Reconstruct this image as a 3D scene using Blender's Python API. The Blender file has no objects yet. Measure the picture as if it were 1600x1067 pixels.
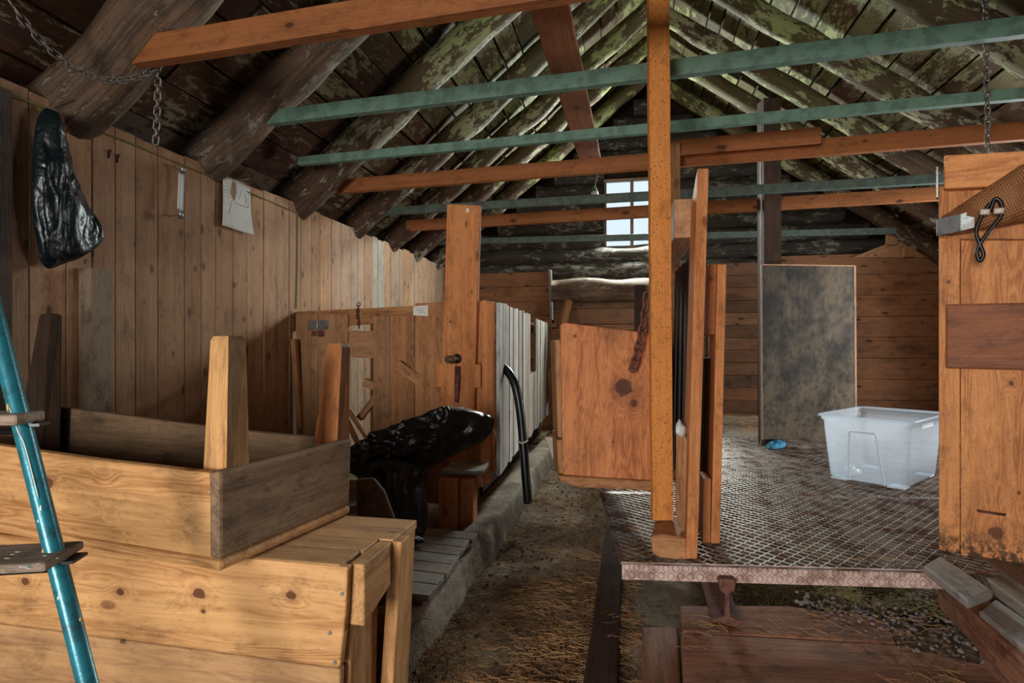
import bpy, math, random
from mathutils import Vector, Matrix, noise
random.seed(11)
V = Vector
col = bpy.context.scene.collection
# ------------------------------------------------------------------ camera frame (1600 x 1067)
F = 900.0; TH = math.atan(185/900); cT, sT = math.cos(TH), math.sin(TH); EYE = 1.3; HY = 540.0
C0 = V((0, 0, EYE))
def ray(x, y):
    a = (x-800)/F; b = (HY-y)/F
    return V((a*cT-sT, a*sT+cT, b))
def P(x, y, D): return C0 + ray(x, y)*D
def PZ(x, y, z): r = ray(x, y); return C0 + r*((z-EYE)/r.z)
def PX(x, y, X): r = ray(x, y); return C0 + r*(X/r.x)
def PY(x, y, Y): r = ray(x, y); return C0 + r*(Y/r.y)
def PP(x, y, a, b):                       # ray meets the vertical plane through ground points a, b
    r = ray(x, y); d = V((b[0]-a[0], b[1]-a[1])); n = V((-d.y, d.x))
    D = (n.x*a[0]+n.y*a[1])/(n.x*r.x+n.y*r.y)
    return C0 + r*D
RX, RZ = .23, 4.88                        # ridge; roof axis lines
def zl(X): return 2.42+.825*(X+2.75)
def zr(X): return RZ-.73*(X-RX)
def PRL(x, y, off=.15):
    r = ray(x, y); D = (2.42-off+.825*2.75-EYE)/(r.z-.825*r.x); return C0+r*D

# ------------------------------------------------------------------ materials
def srgb(r, g, b): 
    f = lambda c: (c/255/12.92) if c/255 <= .04045 else ((c/255+.055)/1.055)**2.4
    return (f(r), f(g), f(b), 1)
class NT:
    def __init__(s, name):
        s.m = bpy.data.materials.new(name); s.m.use_nodes = True; s.t = s.m.node_tree
        s.b = s.t.nodes['Principled BSDF']
    def n(s, typ, props=None, **ins):
        nd = s.t.nodes.new(typ)
        for k, v in (props or {}).items(): setattr(nd, k, v)
        for k, v in ins.items():
            k = k.replace('_', ' ')
            s.put(nd.inputs[int(k[1:])] if k[0] == 'i' and k[1:].isdigit() else nd.inputs[k], v)
        return nd
    def put(s, sock, v):
        if isinstance(v, bpy.types.NodeSocket): s.t.links.new(v, sock)
        elif isinstance(v, bpy.types.Node): s.t.links.new(v.outputs[0], sock)
        else: sock.default_value = v
    def math(s, op, a, b=0., c=0., clamp=False): return s.n('ShaderNodeMath', dict(operation=op, use_clamp=clamp), i0=a, i1=b, i2=c).outputs[0]
    def vm(s, op, a, b=(0, 0, 0)): return s.n('ShaderNodeVectorMath', dict(operation=op), i0=a, i1=b).outputs[0]
    def mix(s, fac, a, b, mode='MIX'):
        nd = s.n('ShaderNodeMix', dict(data_type='RGBA', blend_type=mode, clamp_factor=True))
        s.put(nd.inputs[0], fac); s.put(nd.inputs[6], a); s.put(nd.inputs[7], b); return nd.outputs[2]
    def noise(s, vec, scale, detail=4, rough=.55, dist=0): return s.n('ShaderNodeTexNoise', None, Vector=vec, Scale=scale, Detail=detail, Roughness=rough, Distortion=dist).outputs[0]
    def ramp(s, v, a, b, lo=0., hi=1.): return s.n('ShaderNodeMapRange', dict(interpolation_type='SMOOTHSTEP'), Value=v, From_Min=a, From_Max=b, To_Min=lo, To_Max=hi).outputs[0]
    def attr(s, name, vec=True): return s.n('ShaderNodeAttribute', dict(attribute_name=name)).outputs['Vector' if vec else 'Fac']
    def bump(s, h, strength, dist=.004):
        nd = s.n('ShaderNodeBump', None, Strength=strength, Distance=dist, Height=h); s.put(s.b.inputs['Normal'], nd.outputs[0])
    def fin(s, color, rough, **k):
        s.put(s.b.inputs['Base Color'], color); s.put(s.b.inputs['Roughness'], rough)
        for a, v in k.items(): s.put(s.b.inputs[a.replace('_', ' ')], v)
        return s.m

def wood(name, light, dark, knot=.7, ring=.5, streak=.35, stain=.25, stain_col=(50, 38, 30), grey=(168, 160, 150), rough=.72,
         lime=0., lime_col=(150, 145, 122), lime_th=.55, speck=0., knot_col=None, bump=.5, seed=0., green_light=0., grime=.45, limeattr=False, mould=0., spots=(), stretch=(1, 1, 1), kfreq=.74, ksize=1.):
    T = NT(name); gc = T.attr('gc'); tone = T.attr('tone', False); gr = T.attr('grey', False)
    if seed: gc = T.vm('ADD', gc, (seed, seed*.7, seed*1.3))
    warp = T.vm('MULTIPLY', gc, (1.0, 9., 9.))
    n1 = T.noise(warp, 1., 3, .5)
    sx = T.n('ShaderNodeSeparateXYZ', None, i0=gc); wob_ = T.noise(T.vm('MULTIPLY', gc, (9., 18., 18.)), 1., 2)
    k2 = T.n('ShaderNodeCombineXYZ', None, i0=T.math('MULTIPLY_ADD', wob_, .12, T.math('MULTIPLY', sx.outputs[0], 4.2)), i1=T.math('MULTIPLY_ADD', wob_, .12, T.math('MULTIPLY', T.math('ADD', sx.outputs[1], sx.outputs[2]), 8.5)), i2=0.)
    vor = T.n('ShaderNodeTexVoronoi', dict(voronoi_dimensions='2D'), Vector=k2, Scale=1., Randomness=1.)
    d = vor.outputs['Distance']; sel = T.n('ShaderNodeSeparateColor', None, i0=vor.outputs['Color']).outputs[0]
    keep = T.ramp(sel, kfreq, kfreq+.02)
    kd = T.math('MULTIPLY', T.ramp(d, .0, .42, 1, 0), keep)
    ssz = T.n('ShaderNodeSeparateColor', None, i0=vor.outputs['Color']).outputs[1]
    d = T.math('DIVIDE', d, T.math('MULTIPLY_ADD', ssz, .9*ksize, .35*ksize))
    field = T.math('MULTIPLY_ADD', kd, .2*knot, n1); smask = None
    if spots:
        pos = T.vm('ADD', T.n('ShaderNodeNewGeometry').outputs['Position'], (0, 0, 0))
        wn = T.math('MULTIPLY', T.math('SUBTRACT', T.noise(pos, 28., 4, .7), .5), 1.3)
        for (sp_, sr_) in spots:
            df = T.vm('MULTIPLY', T.vm('SUBTRACT', pos, tuple(sp_)), stretch)
            dd_ = T.math('MULTIPLY_ADD', wn, 1., T.math('DIVIDE', T.n('ShaderNodeVectorMath', dict(operation='LENGTH'), i0=df).outputs['Value'], sr_))
            field = T.math('MULTIPLY_ADD', T.ramp(dd_, .5, 4.5, 1, 0), .12, field)
            m_ = T.math('MAXIMUM', T.ramp(dd_, .8, 1.15, 1, 0), T.math('MULTIPLY', T.ramp(dd_, .8, 2.6, 1, 0), .3))
            smask = m_ if smask is None else T.math('MAXIMUM', smask, m_)
    rings = T.math('MULTIPLY_ADD', T.math('SINE', T.math('MULTIPLY', field, 120.)), .5, .5)
    st = T.noise(T.vm('MULTIPLY', gc, (2.2, 75., 75.)), 1., 4, .6)
    st2 = T.noise(T.vm('MULTIPLY', gc, (.9, 16., 16.)), 1., 3, .6)
    f = T.math('ADD', T.math('MULTIPLY', T.math('MULTIPLY', rings, T.ramp(st2, .3, .65)), ring), T.math('MULTIPLY', T.ramp(st, .3, .75), streak))
    f = T.math('ADD', f, T.math('MULTIPLY', T.ramp(st2, .35, .75), .3), clamp=True)
    c = T.mix(f, srgb(*light), srgb(*dark))
    kc = knot_col or tuple(int(v*.5) for v in dark)
    km = T.math('MULTIPLY', T.ramp(d, .10, .17, 1, 0), keep)
    c = T.mix(T.math('MULTIPLY', km, min(1, knot*1.1)), c, srgb(*kc))
    c = T.mix(T.math('MULTIPLY', T.math('MULTIPLY', T.ramp(d, .12, .36, 1, 0), keep), .3*knot), c, srgb(*dark))
    if smask is not None: c = T.mix(smask, c, srgb(*kc))
    # per board tone, weathering
    tv = T.math('MULTIPLY_ADD', tone, .7, .65)
    c = T.mix(1., c, T.n('ShaderNodeCombineColor', None, i0=tv, i1=tv, i2=tv).outputs[0], 'MULTIPLY')
    gm = T.math('MULTIPLY', gr, T.math('MULTIPLY_ADD', T.ramp(st2, .3, .7), .7, .55), clamp=True)
    if not limeattr: c = T.mix(gm, c, srgb(*grey))
    big = T.noise(T.vm('MULTIPLY', gc, (2.2, 5., 5.)), 1., 5, .65)
    c = T.mix(T.math('MULTIPLY', T.ramp(big, .48, .72), stain), c, srgb(*stain_col))
    h = T.math('MULTIPLY_ADD', st, .6, T.math('MULTIPLY', rings, .25))
    if grime > 0:
        gn = T.noise(T.vm('MULTIPLY', gc, (7., 12., 12.)), 1., 9, .8); gn2 = T.noise(T.vm('MULTIPLY', gc, (30., 160., 160.)), 1., 3, .7)
        c = T.mix(T.math('MULTIPLY', T.ramp(gn, .5, .66), grime), c, srgb(*tuple(int(v*.55) for v in dark)))
        c = T.mix(T.math('MULTIPLY', T.ramp(gn2, .56, .72), grime*.9), c, srgb(*tuple(int(v*.6) for v in dark)))
        c = T.mix(T.math('MULTIPLY', T.ramp(gn, .46, .34), grime*.35), c, srgb(*tuple(min(255, int(v*1.12)) for v in light)))
        h = T.math('MULTIPLY_ADD', gn, .8, h)
    if mould > 0:
        gz = T.n('ShaderNodeSeparateXYZ', None, i0=T.n('ShaderNodeNewGeometry').outputs['Position']).outputs[2]
        c = T.mix(T.math('MULTIPLY', T.math('MULTIPLY', T.ramp(gz, .56, .40), T.ramp(T.noise(gc, 22., 6, .8), .44, .56)), mould), c, srgb(38, 30, 26))
    if lime > 0:
        ln = T.noise(T.vm('MULTIPLY', gc, (8., 18., 18.)), 1., 9, .76)
        lb = T.noise(gc, 1.7, 2)
        lm = T.ramp(T.math('MULTIPLY_ADD', lb, .5, ln), lime_th+.2, lime_th+.245)
        lc = srgb(*lime_col)
        if green_light > 0:  # green light under the ridge, painted into lime and wood colours
            geo = T.n('ShaderNodeNewGeometry').outputs['Position']
            z = T.n('ShaderNodeSeparateXYZ', None, i0=geo).outputs[2]
            mm = T.math('MULTIPLY', T.math('MULTIPLY', T.ramp(z, 2.7, 4.0), T.ramp(T.noise(gc, 2.3, 3), .3, .6)), green_light)
            lc = T.mix(mm, lc, srgb(138, 150, 84)); c = T.mix(T.math('MULTIPLY', mm, .5), c, srgb(84, 92, 50))
        c = T.mix(T.math('MULTIPLY', T.math('MULTIPLY', lm, gr) if limeattr else lm, lime), c, lc)
        h = T.math('MULTIPLY_ADD', lm, .7, h)
    if speck > 0:
        sp = T.ramp(T.noise(gc, 120., 2, .6), .6, .68)
        c = T.mix(T.math('MULTIPLY', sp, speck), c, srgb(*[int(v*.45) for v in dark]))
    T.bump(h, bump, .004)
    return T.fin(c, rough, Specular_IOR_Level=.22)

W = {}
W['wall'] = wood('pine_wall_boards', (176, 134, 98), (134, 90, 60), knot=1., ring=.22, streak=.4, stain=.25, stain_col=(98, 70, 50), knot_col=(78, 50, 36), kfreq=.70, ksize=.8)
W['crate'] = wood('honey_pine', (200, 154, 102), (150, 102, 60), knot=.7, ring=.5, streak=.4, stain=.5, stain_col=(126, 88, 54), knot_col=(92, 56, 34), rough=.6, grime=.4, kfreq=.93, ksize=.7, stretch=(.75, .3, 1),
   spots=[(PY(x, y, 1.386), r) for x, y, r in ((40, 908, .011), (188, 925, .011), (312, 927, .014), (455, 930, .013), (190, 1002, .008), (318, 955, .006), (83, 752, .016), (188, 728, .012), (195, 790, .010), (318, 792, .014), (255, 783, .007), (312, 820, .008), (230, 820, .007))])
W['crate_grey'] = wood('dirty_grey_pine', (138, 112, 86), (92, 72, 54), knot=.4, ring=.3, streak=.4, stain=.5, stain_col=(58, 50, 44), speck=.3, grime=.6)
W['orange'] = wood('orange_pine', (204, 136, 84), (156, 92, 50), knot=.6, ring=.4, streak=.3, stain=.3, stain_col=(88, 54, 34), rough=.6)
W['plypanel'] = wood('orange_plywood', (200, 130, 82), (160, 94, 56), kfreq=1.1, spots=[(P(974, 606, 2.84), .045), (P(958, 690, 2.84), .004), (P(899, 525, 2.84), .006), (P(990, 630, 2.84), .02)], knot_col=(84, 52, 40), knot=.5, ring=.7, streak=.15, stain=.55, stain_col=(90, 56, 38), rough=.6, speck=.3, seed=3.1, grime=.5)
W['osb'] = wood('speckled_orange_timber', (206, 134, 68), (172, 98, 46), knot=.0, ring=.15, streak=.2, stain=.15, stain_col=(110, 58, 28), speck=.85, rough=.65, grime=.4)
W['beam'] = wood('orange_beam_timber', (160, 100, 58), (118, 68, 38), knot=1., ring=.2, streak=.3, stain=.3, stain_col=(64, 40, 28), rough=.65)
W['stall'] = wood('brown_stall_pine', (178, 128, 86), (132, 88, 56), knot=.4, ring=.55, streak=.35, stain=.35, stain_col=(82, 56, 40))
W['white'] = wood('whitewashed_boards', (172, 158, 140), (124, 106, 90), knot=.4, ring=.12, streak=.55, stain=.35, stain_col=(86, 72, 60), grey=(186, 190, 190), grime=.5)
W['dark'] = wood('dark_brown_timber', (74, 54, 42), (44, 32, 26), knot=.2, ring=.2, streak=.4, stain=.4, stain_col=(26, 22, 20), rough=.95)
W['back'] = wood('brown_back_planks', (150, 102, 68), (104, 66, 44), knot=1., ring=.3, streak=.3, stain=.6, stain_col=(62, 42, 32))
W['log'] = wood('limewashed_log', (92, 67, 50), (46, 33, 26), knot=.0, ring=.0, streak=.7, stain=.5, stain_col=(28, 22, 18), lime=.85, lime_th=.56, lime_col=(150, 144, 122), bump=.9, green_light=.8)
W['logdark'] = wood('dark_peeled_log', (122, 96, 76), (56, 43, 35), knot=.0, ring=.0, streak=.7, stain=.6, stain_col=(30, 25, 22), lime=.5, lime_th=.63, lime_col=(150, 142, 128), bump=.9, grime=.6)
W['roof'] = wood('roof_boards_limewashed', (84, 54, 36), (46, 29, 21), knot=.2, ring=.1, streak=.5, stain=.5, stain_col=(24, 18, 15), lime=.85, lime_th=.56, lime_col=(138, 130, 104), green_light=.8, limeattr=True)
W['gable'] = wood('gable_logs', (68, 60, 53), (38, 33, 30), knot=.0, ring=.0, streak=.8, stain=.5, stain_col=(24, 22, 20), lime=.6, lime_th=.61, lime_col=(130, 126, 116), bump=.9)
W['greywood'] = wood('weathered_grey_wood', (140, 120, 102), (96, 78, 66), knot=.2, ring=.1, streak=.6, stain=.45, stain_col=(66, 52, 42), grey=(150, 150, 150), grime=.6)
W['redplank'] = wood('red_brown_floor_timber', (164, 114, 88), (98, 62, 48), knot=.1, ring=.2, streak=.6, stain=.6, stain_col=(60, 52, 46), rough=.6, grime=.7)
W['rightpanel'] = wood('gate_panel_pine', (216, 148, 90), (168, 102, 56), kfreq=1.1, spots=[(PP(x, y, (1.349, 2.90), (1.61, 2.78)), r) for x, y, r in ((1556, 832, .024), (1580, 599, .010), (1482, 440, .006), (1592, 770, .006))], stretch=(1, 1, .75), knot_col=(104, 60, 38), knot=1.2, ring=.6, streak=.3, stain=.3, stain_col=(100, 62, 38), speck=.35, rough=.55, mould=.9)
W['stainboard'] = wood('stained_brown_board', (160, 96, 56), (108, 60, 36), knot=.2, ring=.3, streak=.4, stain=.8, stain_col=(58, 36, 28), rough=.5)
W['darkpanel'] = wood('mouldy_black_panel', (92, 80, 68), (60, 52, 46), knot=0, ring=0, streak=.25, stain=.97, stain_col=(20, 20, 22), grime=.8)

def simple(name, color, rough=.5, metal=0., nscale=20., namt=.25, dark=None, bump=.0, coord='Object', th=(.45, .6), **k):
    T = NT(name); co = T.n('ShaderNodeTexCoord').outputs[coord]
    n = T.noise(co, nscale, 5, .65)
    d = dark or tuple(int(v*.6) for v in color)
    c = T.mix(T.math('MULTIPLY', T.ramp(n, *th), namt), srgb(*color), srgb(*d))
    if bump: T.bump(n, bump, .01)
    return T.fin(c, rough, Metallic=metal, **k)
M = {}
M['greenpaint'] = simple('green_painted_metal', (98, 130, 112), .6, 0., 14, .6, (66, 88, 76), .1)
M['darkgreen'] = simple('dull_grey_green_paint', (76, 92, 84), .65, 0., 14, .6, (50, 60, 55), .1)
M['ladder'] = simple('teal_ladder_enamel', (38, 118, 132), .3, .25, 30, .85, (40, 76, 84), .1, th=(.42, .7))
M['bag'] = simple('black_plastic_film', (9, 11, 13), .34, 0., 5, .3, (3, 3, 4))
M['bluebag'] = simple('dark_green_black_plastic_film', (8, 26, 30), .3, 0., 5, .3, (3, 8, 10))
M['hose'] = simple('black_rubber', (14, 15, 16), .35)
M['chain'] = simple('grey_steel_chain', (120, 112, 104), .5, .6, 60, .5, (70, 56, 46))
M['rustchain'] = simple('rusty_chain', (112, 66, 50), .75, .2, 60, .7, (60, 34, 26), .2)
M['rust'] = simple('rusted_steel', (108, 66, 54), .7, .2, 24, .8, (66, 38, 30), .3)
M['zinc'] = simple('galvanised_steel', (150, 156, 158), .42, .75, 18, .6, (110, 100, 92), .1)
M['grate'] = simple('worn_grating_steel', (150, 140, 132), .42, .6, 9, .85, (92, 54, 40), .1)
M['lip'] = simple('pinkish_rusty_plate', (205, 182, 172), .6, .15, 16, .6, (128, 82, 66), .4)
M['liprib'] = simple('rusty_raised_ribs', (176, 144, 132), .7, .1, 16, .6, (96, 60, 48), .3)
M['lamp'] = simple('frosted_bulb_glass', (200, 205, 205), .3, 0., 5, .1)
M['brass'] = simple('brass_pipe_fitting', (168, 150, 128), .3, .8, 40, .5, (90, 74, 54))
M['paper'] = simple('white_paper', (214, 212, 206), .85, 0., 9, .3, (186, 180, 168), .1)
M['tan'] = simple('worn_tan_paper', (150, 120, 90), .9, 0., 9, .3)
M['ink'] = simple('pencil_marks', (96, 92, 96), .8)
M['red'] = simple('red_thread', (140, 28, 22), .8)
M['yellowcord'] = simple('olive_yellow_cord', (112, 110, 40), .7)
M['whiteplastic'] = simple('cream_plastic', (218, 208, 190), .5)
M['bluerag'] = simple('blue_cloth', (52, 122, 150), .85, 0., 40, .4, (30, 84, 110), .3)
M['clearfilm'] = simple('crumpled_clear_film', (196, 196, 200), .3, 0., 30, .4)
M['straw'] = simple('dry_straw', (158, 118, 76), .8, 0., 3, .9, (92, 62, 36))
M['hay'] = simple('old_green_hay', (118, 106, 66), .85, 0., 3, .9, (66, 60, 38))
M['pebble'] = simple('grey_gravel', (122, 108, 102), .75, 0., 7, .9, (84, 66, 60))
M['web'] = simple('dusty_cobweb', (170, 168, 160), .9)
M['paint_white'] = simple('paint_drips', (214, 214, 204), .5)
M['paint_ochre'] = simple('ochre_paint_spots', (196, 148, 72), .5)
def mk_film(name, colr, rough):
    T = NT(name); co = T.n('ShaderNodeTexCoord').outputs['Object']
    a = T.math('ABSOLUTE', T.math('SUBTRACT', T.noise(T.vm('MULTIPLY', co, (6., 6., 3.5)), 1., 2, .5, .8), .5))
    b = T.math('ABSOLUTE', T.math('SUBTRACT', T.noise(co, 17., 2, .5, .4), .5))
    T.bump(T.math('MULTIPLY_ADD', b, .16, a), 1., .05); return T.fin(srgb(*colr), rough, Specular_IOR_Level=.6)
M['bag'] = mk_film('black_plastic_film', (9, 11, 13), .36); M['bluebag'] = mk_film('dark_green_black_plastic_film', (7, 22, 26), .34)
def mk_concrete(name, a, b, c2, rough=.9, bs=.9):
    T = NT(name); co = T.n('ShaderNodeTexCoord').outputs['Object']
    n = T.noise(co, 3.2, 8, .7); n2 = T.noise(co, 26., 5, .7); n3 = T.noise(co, 1.3, 3)
    c = T.mix(T.ramp(n, .38, .62), srgb(*a), srgb(*b)); c = T.mix(T.math('MULTIPLY', T.ramp(n2, .5, .7), .6), c, srgb(*c2))
    c = T.mix(T.math('MULTIPLY', T.ramp(n3, .45, .6), .4), c, srgb(*c2))
    T.bump(T.math('ADD', n, n2), bs, .012); return T.fin(c, rough, Specular_IOR_Level=.2)
M['curb'] = mk_concrete('rough_concrete', (160, 148, 130), (122, 110, 94), (76, 64, 52))
M['floor'] = mk_concrete('dung_dusted_concrete', (134, 118, 98), (100, 76, 56), (56, 42, 33))
M['mouldy'] = mk_concrete('mouldy_black_panel', (84, 73, 58), (42, 36, 31), (12, 12, 12), .8, .4)
M['stone'] = mk_concrete('brown_slab', (92, 76, 58), (64, 52, 40), (44, 36, 30))
def mk_tub():
    T = NT('translucent_clear_plastic'); b = T.b
    T.fin((.86, .91, .95, 1), .22, IOR=1.35); b.inputs['Alpha'].default_value = .55
    tr = T.n('ShaderNodeBsdfTranslucent', None, Color=(.8, .87, .92, 1)); tp = T.n('ShaderNodeBsdfTransparent', None, Color=(.93, .96, .98, 1))
    m1 = T.n('ShaderNodeMixShader', None, Fac=.35); T.put(m1.inputs[1], b.outputs[0]); T.put(m1.inputs[2], tr)
    m2 = T.n('ShaderNodeMixShader', None, Fac=.74); T.put(m2.inputs[1], m1); T.put(m2.inputs[2], tp)
    T.put(T.t.nodes['Material Output'].inputs[0], m2); b.inputs['Alpha'].default_value = 1.; return T.m
M['tub'] = mk_tub()
M['tubridge'] = simple('frosted_plastic_edge', (205, 216, 224), .35, 0., 5, .1)
def mk_glass():
    T = NT('thin_window_glass'); tp = T.n('ShaderNodeBsdfTransparent'); gl = T.n('ShaderNodeBsdfGlossy', None, Roughness=.03)
    mx = T.n('ShaderNodeMixShader', None, Fac=.06); T.put(mx.inputs[1], tp); T.put(mx.inputs[2], gl)
    T.put(T.t.nodes['Material Output'].inputs[0], mx); return T.m
M['glass'] = mk_glass()
def mk_burlap():
    T = NT('woven_brown_fabric'); gc = T.attr('gc')
    w = T.n('ShaderNodeTexWave', dict(bands_direction='X'), Vector=gc, Scale=38., Distortion=3., Detail=2.).outputs[1]
    w2 = T.n('ShaderNodeTexWave', dict(bands_direction='Y'), Vector=gc, Scale=30., Distortion=2., Detail=2.).outputs[1]
    h = T.math('MULTIPLY', w, w2); c = T.mix(h, srgb(136, 84, 48), srgb(226, 176, 122))
    c = T.mix(T.math('MULTIPLY', T.ramp(T.noise(gc, 7., 4), .45, .6), .6), c, srgb(120, 64, 30))
    T.bump(h, .8, .006); return T.fin(c, .6)
M['burlap'] = mk_burlap()

# ------------------------------------------------------------------ mesh builder
class MB:
    def __init__(s): s.v = []; s.f = []; s.g = []; s.t = []; s.y = []; s.sm = []
    def add(s, vs, fs, gs, tone=.5, grey=0., smooth=False):
        o = len(s.v); s.v += [tuple(v) for v in vs]; s.g += [tuple(g) for g in gs]
        s.f += [tuple(i+o for i in f) for f in fs]; s.sm += [smooth]*len(fs)
        s.t += [tone]*len(vs); s.y += [grey]*len(vs); return s
    def board(s, a, b, w, t, n=(0, 0, 1), tone=None, grey=0., wob=0., w2=None, t2=None, roll=0):
        """box from a to b, width w across, thickness t along n"""
        a, b = V(a), V(b); x = (b-a); L = x.length; x.normalize(); n = V(n); n = (n-x*n.dot(x)).normalized(); y = n.cross(x)
        tone = random.uniform(.3, .7) if tone is None else tone
        w2 = w if w2 is None else w2; t2 = t if t2 is None else t2
        k = max(1, int(L/.22)) if wob else 1; off = V((random.uniform(-50, 50), random.uniform(-9, 9), random.uniform(-9, 9)))
        vs = []; gs = []; fs = []
        for i in range(k+1):
            u = i/k; W_ = w+(w2-w)*u; T_ = t+(t2-t)*u; c = a+x*(L*u)
            j = [random.uniform(-wob, wob) for _ in range(3)]
            for (sy, sz) in ((-1, -1), (1, -1), (1, 1), (-1, 1)):
                yy = sy*W_/2+(j[0] if sy < 0 else j[1]); zz = sz*T_/2+j[2]*.4
                vs.append(c+y*yy+n*zz); gs.append(V((L*u, yy, zz))+off)
            if i:
                q = 4*(i-1)
                for e in range(4): fs.append((q+e, q+(e+1) % 4, q+4+(e+1) % 4, q+4+e))
        fs.append((3, 2, 1, 0)); q = 4*k; fs.append((q, q+1, q+2, q+3))
        return s.add(vs, fs, gs, tone, grey)
    def prism(s, poly, tv, grain, tone=None, grey=0.):
        """flat polygon extruded by tv"""
        poly = [V(p) for p in poly]; tv = V(tv); n = tv.normalized(); g = V(grain); g = (g-n*g.dot(n)).normalized(); y = n.cross(g)
        nn = V((0, 0, 0))
        for i in range(len(poly)): nn += poly[i].cross(poly[(i+1) % len(poly)])
        if nn.dot(tv) > 0: poly.reverse()
        off = V((random.uniform(-50, 50), random.uniform(-9, 9), random.uniform(-9, 9))); k = len(poly)
        vs = poly+[p+tv for p in poly]; gs = [V((p.dot(g), p.dot(y), p.dot(n)))+off for p in vs]
        fs = [tuple(range(k)), tuple(range(2*k-1, k-1, -1))]+[(i, i+k, (i+1) % k+k, (i+1) % k) for i in range(k)]
        return s.add(vs, fs, gs, random.uniform(.3, .7) if tone is None else tone, grey)
    def tube(s, pts, r, seg=8, tone=.5, bumpy=0., closed=False, flat=1., up=None, caps=True, nscale=3.):
        pts = [V(p) for p in pts]; n = len(pts); rr = r if hasattr(r, '__len__') else [r]*n
        off = V((random.uniform(-50, 50), random.uniform(-9, 9), random.uniform(-9, 9)))
        vs = []; gs = []; fs = []; l = 0; ref = V(up) if up else None
        for i in range(n):
            a = pts[(i-1) % n] if (closed or i > 0) else pts[i]; b = pts[(i+1) % n] if (closed or i < n-1) else pts[i]
            x = (b-a).normalized()
            if ref is None: ref = V((0, 0, 1)) if abs(x.z) < .9 else V((1, 0, 0))
            y = (ref-x*ref.dot(x)).normalized(); z = x.cross(y); ref = y
            if i: l += (pts[i]-pts[i-1]).length
            for k in range(seg):
                th = 2*math.pi*k/seg; cy, cz = math.cos(th), math.sin(th)
                m = 1+(bumpy*noise.noise(V((l*nscale, cy*1.1, cz*1.1))+off) if bumpy else 0)
                q = y*(cy*rr[i]*m*flat)+z*(cz*rr[i]*m); vs.append(pts[i]+q); gs.append(V((l, th*.5*max(rr)*1.6, 0))+off if False else V((l, cy*rr[i], cz*rr[i]))+off)
        m_ = n if closed else n-1
        for i in range(m_):
            a = i*seg; b = ((i+1) % n)*seg
            for k in range(seg): fs.append((a+k, b+k, b+(k+1) % seg, a+(k+1) % seg))
        s.add(vs, [f[::-1] for f in fs], gs, tone, 0, True)
        if not closed and caps:
            o = len(s.v)-n*seg; s.f += [tuple(o+k for k in range(seg)), tuple(o+(n-1)*seg+k for k in range(seg-1, -1, -1))]; s.sm += [False]*2
        return s
    def log(s, a, b, r0, r1, bumpy=.12, tone=None, flat=1., seg=16):
        a, b = V(a), V(b); L = (b-a).length; k = max(2, int(L/.09)); sg = random.uniform(-.02, .02)
        pts = [a.lerp(b, i/k)+V((noise.noise(V((i*.25, a.y, 3)))*.03, noise.noise(V((i*.25, a.y, 7)))*.03, 0)) for i in range(k+1)]
        return s.tube(pts, [r0+(r1-r0)*i/k for i in range(k+1)], seg, random.uniform(.3, .7) if tone is None else tone, bumpy, flat=flat, nscale=2.5)
    def ball(s, c, r, sub=10, sq=(1, 1, 1), tone=.5, bumpy=0.):
        c = V(c); vs = []; fs = []; R_ = sub//2+1
        for i in range(R_+1):
            ph = math.pi*i/R_
            for k in range(sub):
                th = 2*math.pi*k/sub; d = V((math.sin(ph)*math.cos(th), math.sin(ph)*math.sin(th), math.cos(ph)))
                m = r*(1+bumpy*noise.noise(d*1.7+c*9)); vs.append(c+V((d.x*sq[0], d.y*sq[1], d.z*sq[2]))*m)
        for i in range(R_):
            for k in range(sub): fs.append((i*sub+k, (i+1)*sub+k, (i+1)*sub+(k+1) % sub, i*sub+(k+1) % sub))
        return s.add(vs, fs, vs, tone, 0, True)
    def obj(s, name, mat, parent=None, label=None, cat=None, group=None, kind=None, bevel=.003):
        me = bpy.data.meshes.new(name)
        xs = [v[0] for v in s.v]; ys = [v[1] for v in s.v]; zs = [v[2] for v in s.v]
        o0 = V(((min(xs)+max(xs))/2, (min(ys)+max(ys))/2, min(zs)))
        me.from_pydata([(v[0]-o0.x, v[1]-o0.y, v[2]-o0.z) for v in s.v], [], s.f)
        at = me.attributes.new('gc', 'FLOAT_VECTOR', 'POINT'); at.data.foreach_set('vector', [c for g in s.g for c in g])
        at = me.attributes.new('tone', 'FLOAT', 'POINT'); at.data.foreach_set('value', s.t)
        at = me.attributes.new('grey', 'FLOAT', 'POINT'); at.data.foreach_set('value', s.y)
        me.polygons.foreach_set('use_smooth', s.sm); me.materials.append(mat); me.update()
        ob = bpy.data.objects.new(name, me); col.objects.link(ob); ob.location = o0
        if parent:
            ob.parent = parent; ob.matrix_parent_inverse = Matrix.Translation(-wpos(parent))
        if bevel:
            b = ob.modifiers.new('bevel', 'BEVEL'); b.width = bevel; b.segments = 2; b.limit_method = 'ANGLE'; b.angle_limit = math.radians(50)
        tag(ob, label, cat, group, kind); return ob
def wpos(o): return V(o['_w']) if '_w' in o else (o.location.copy())
def tag(o, label=None, cat=None, group=None, kind=None):
    for k, v in (('label', label), ('category', cat), ('group', group), ('kind', kind)):
        if v: o[k] = v
    return o
def thing(name, label, cat, loc, group=None):
    o = bpy.data.objects.new(name, None); col.objects.link(o); o.location = loc; o.empty_display_size = .1
    return tag(o, label, cat, group)
def spline(pts, k=6):
    pts = [V(p) for p in pts]; q = [pts[0]*2-pts[1]]+pts+[pts[-1]*2-pts[-2]]; out = []
    for i in range(1, len(q)-2):
        for j in range(k):
            t = j/k; a, b, c, d = q[i-1:i+3]
            out.append(.5*((2*b)+(c-a)*t+(2*a-5*b+4*c-d)*t*t+(3*b-a-3*c+d)*t**3))
    return out+[pts[-1]]
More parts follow.
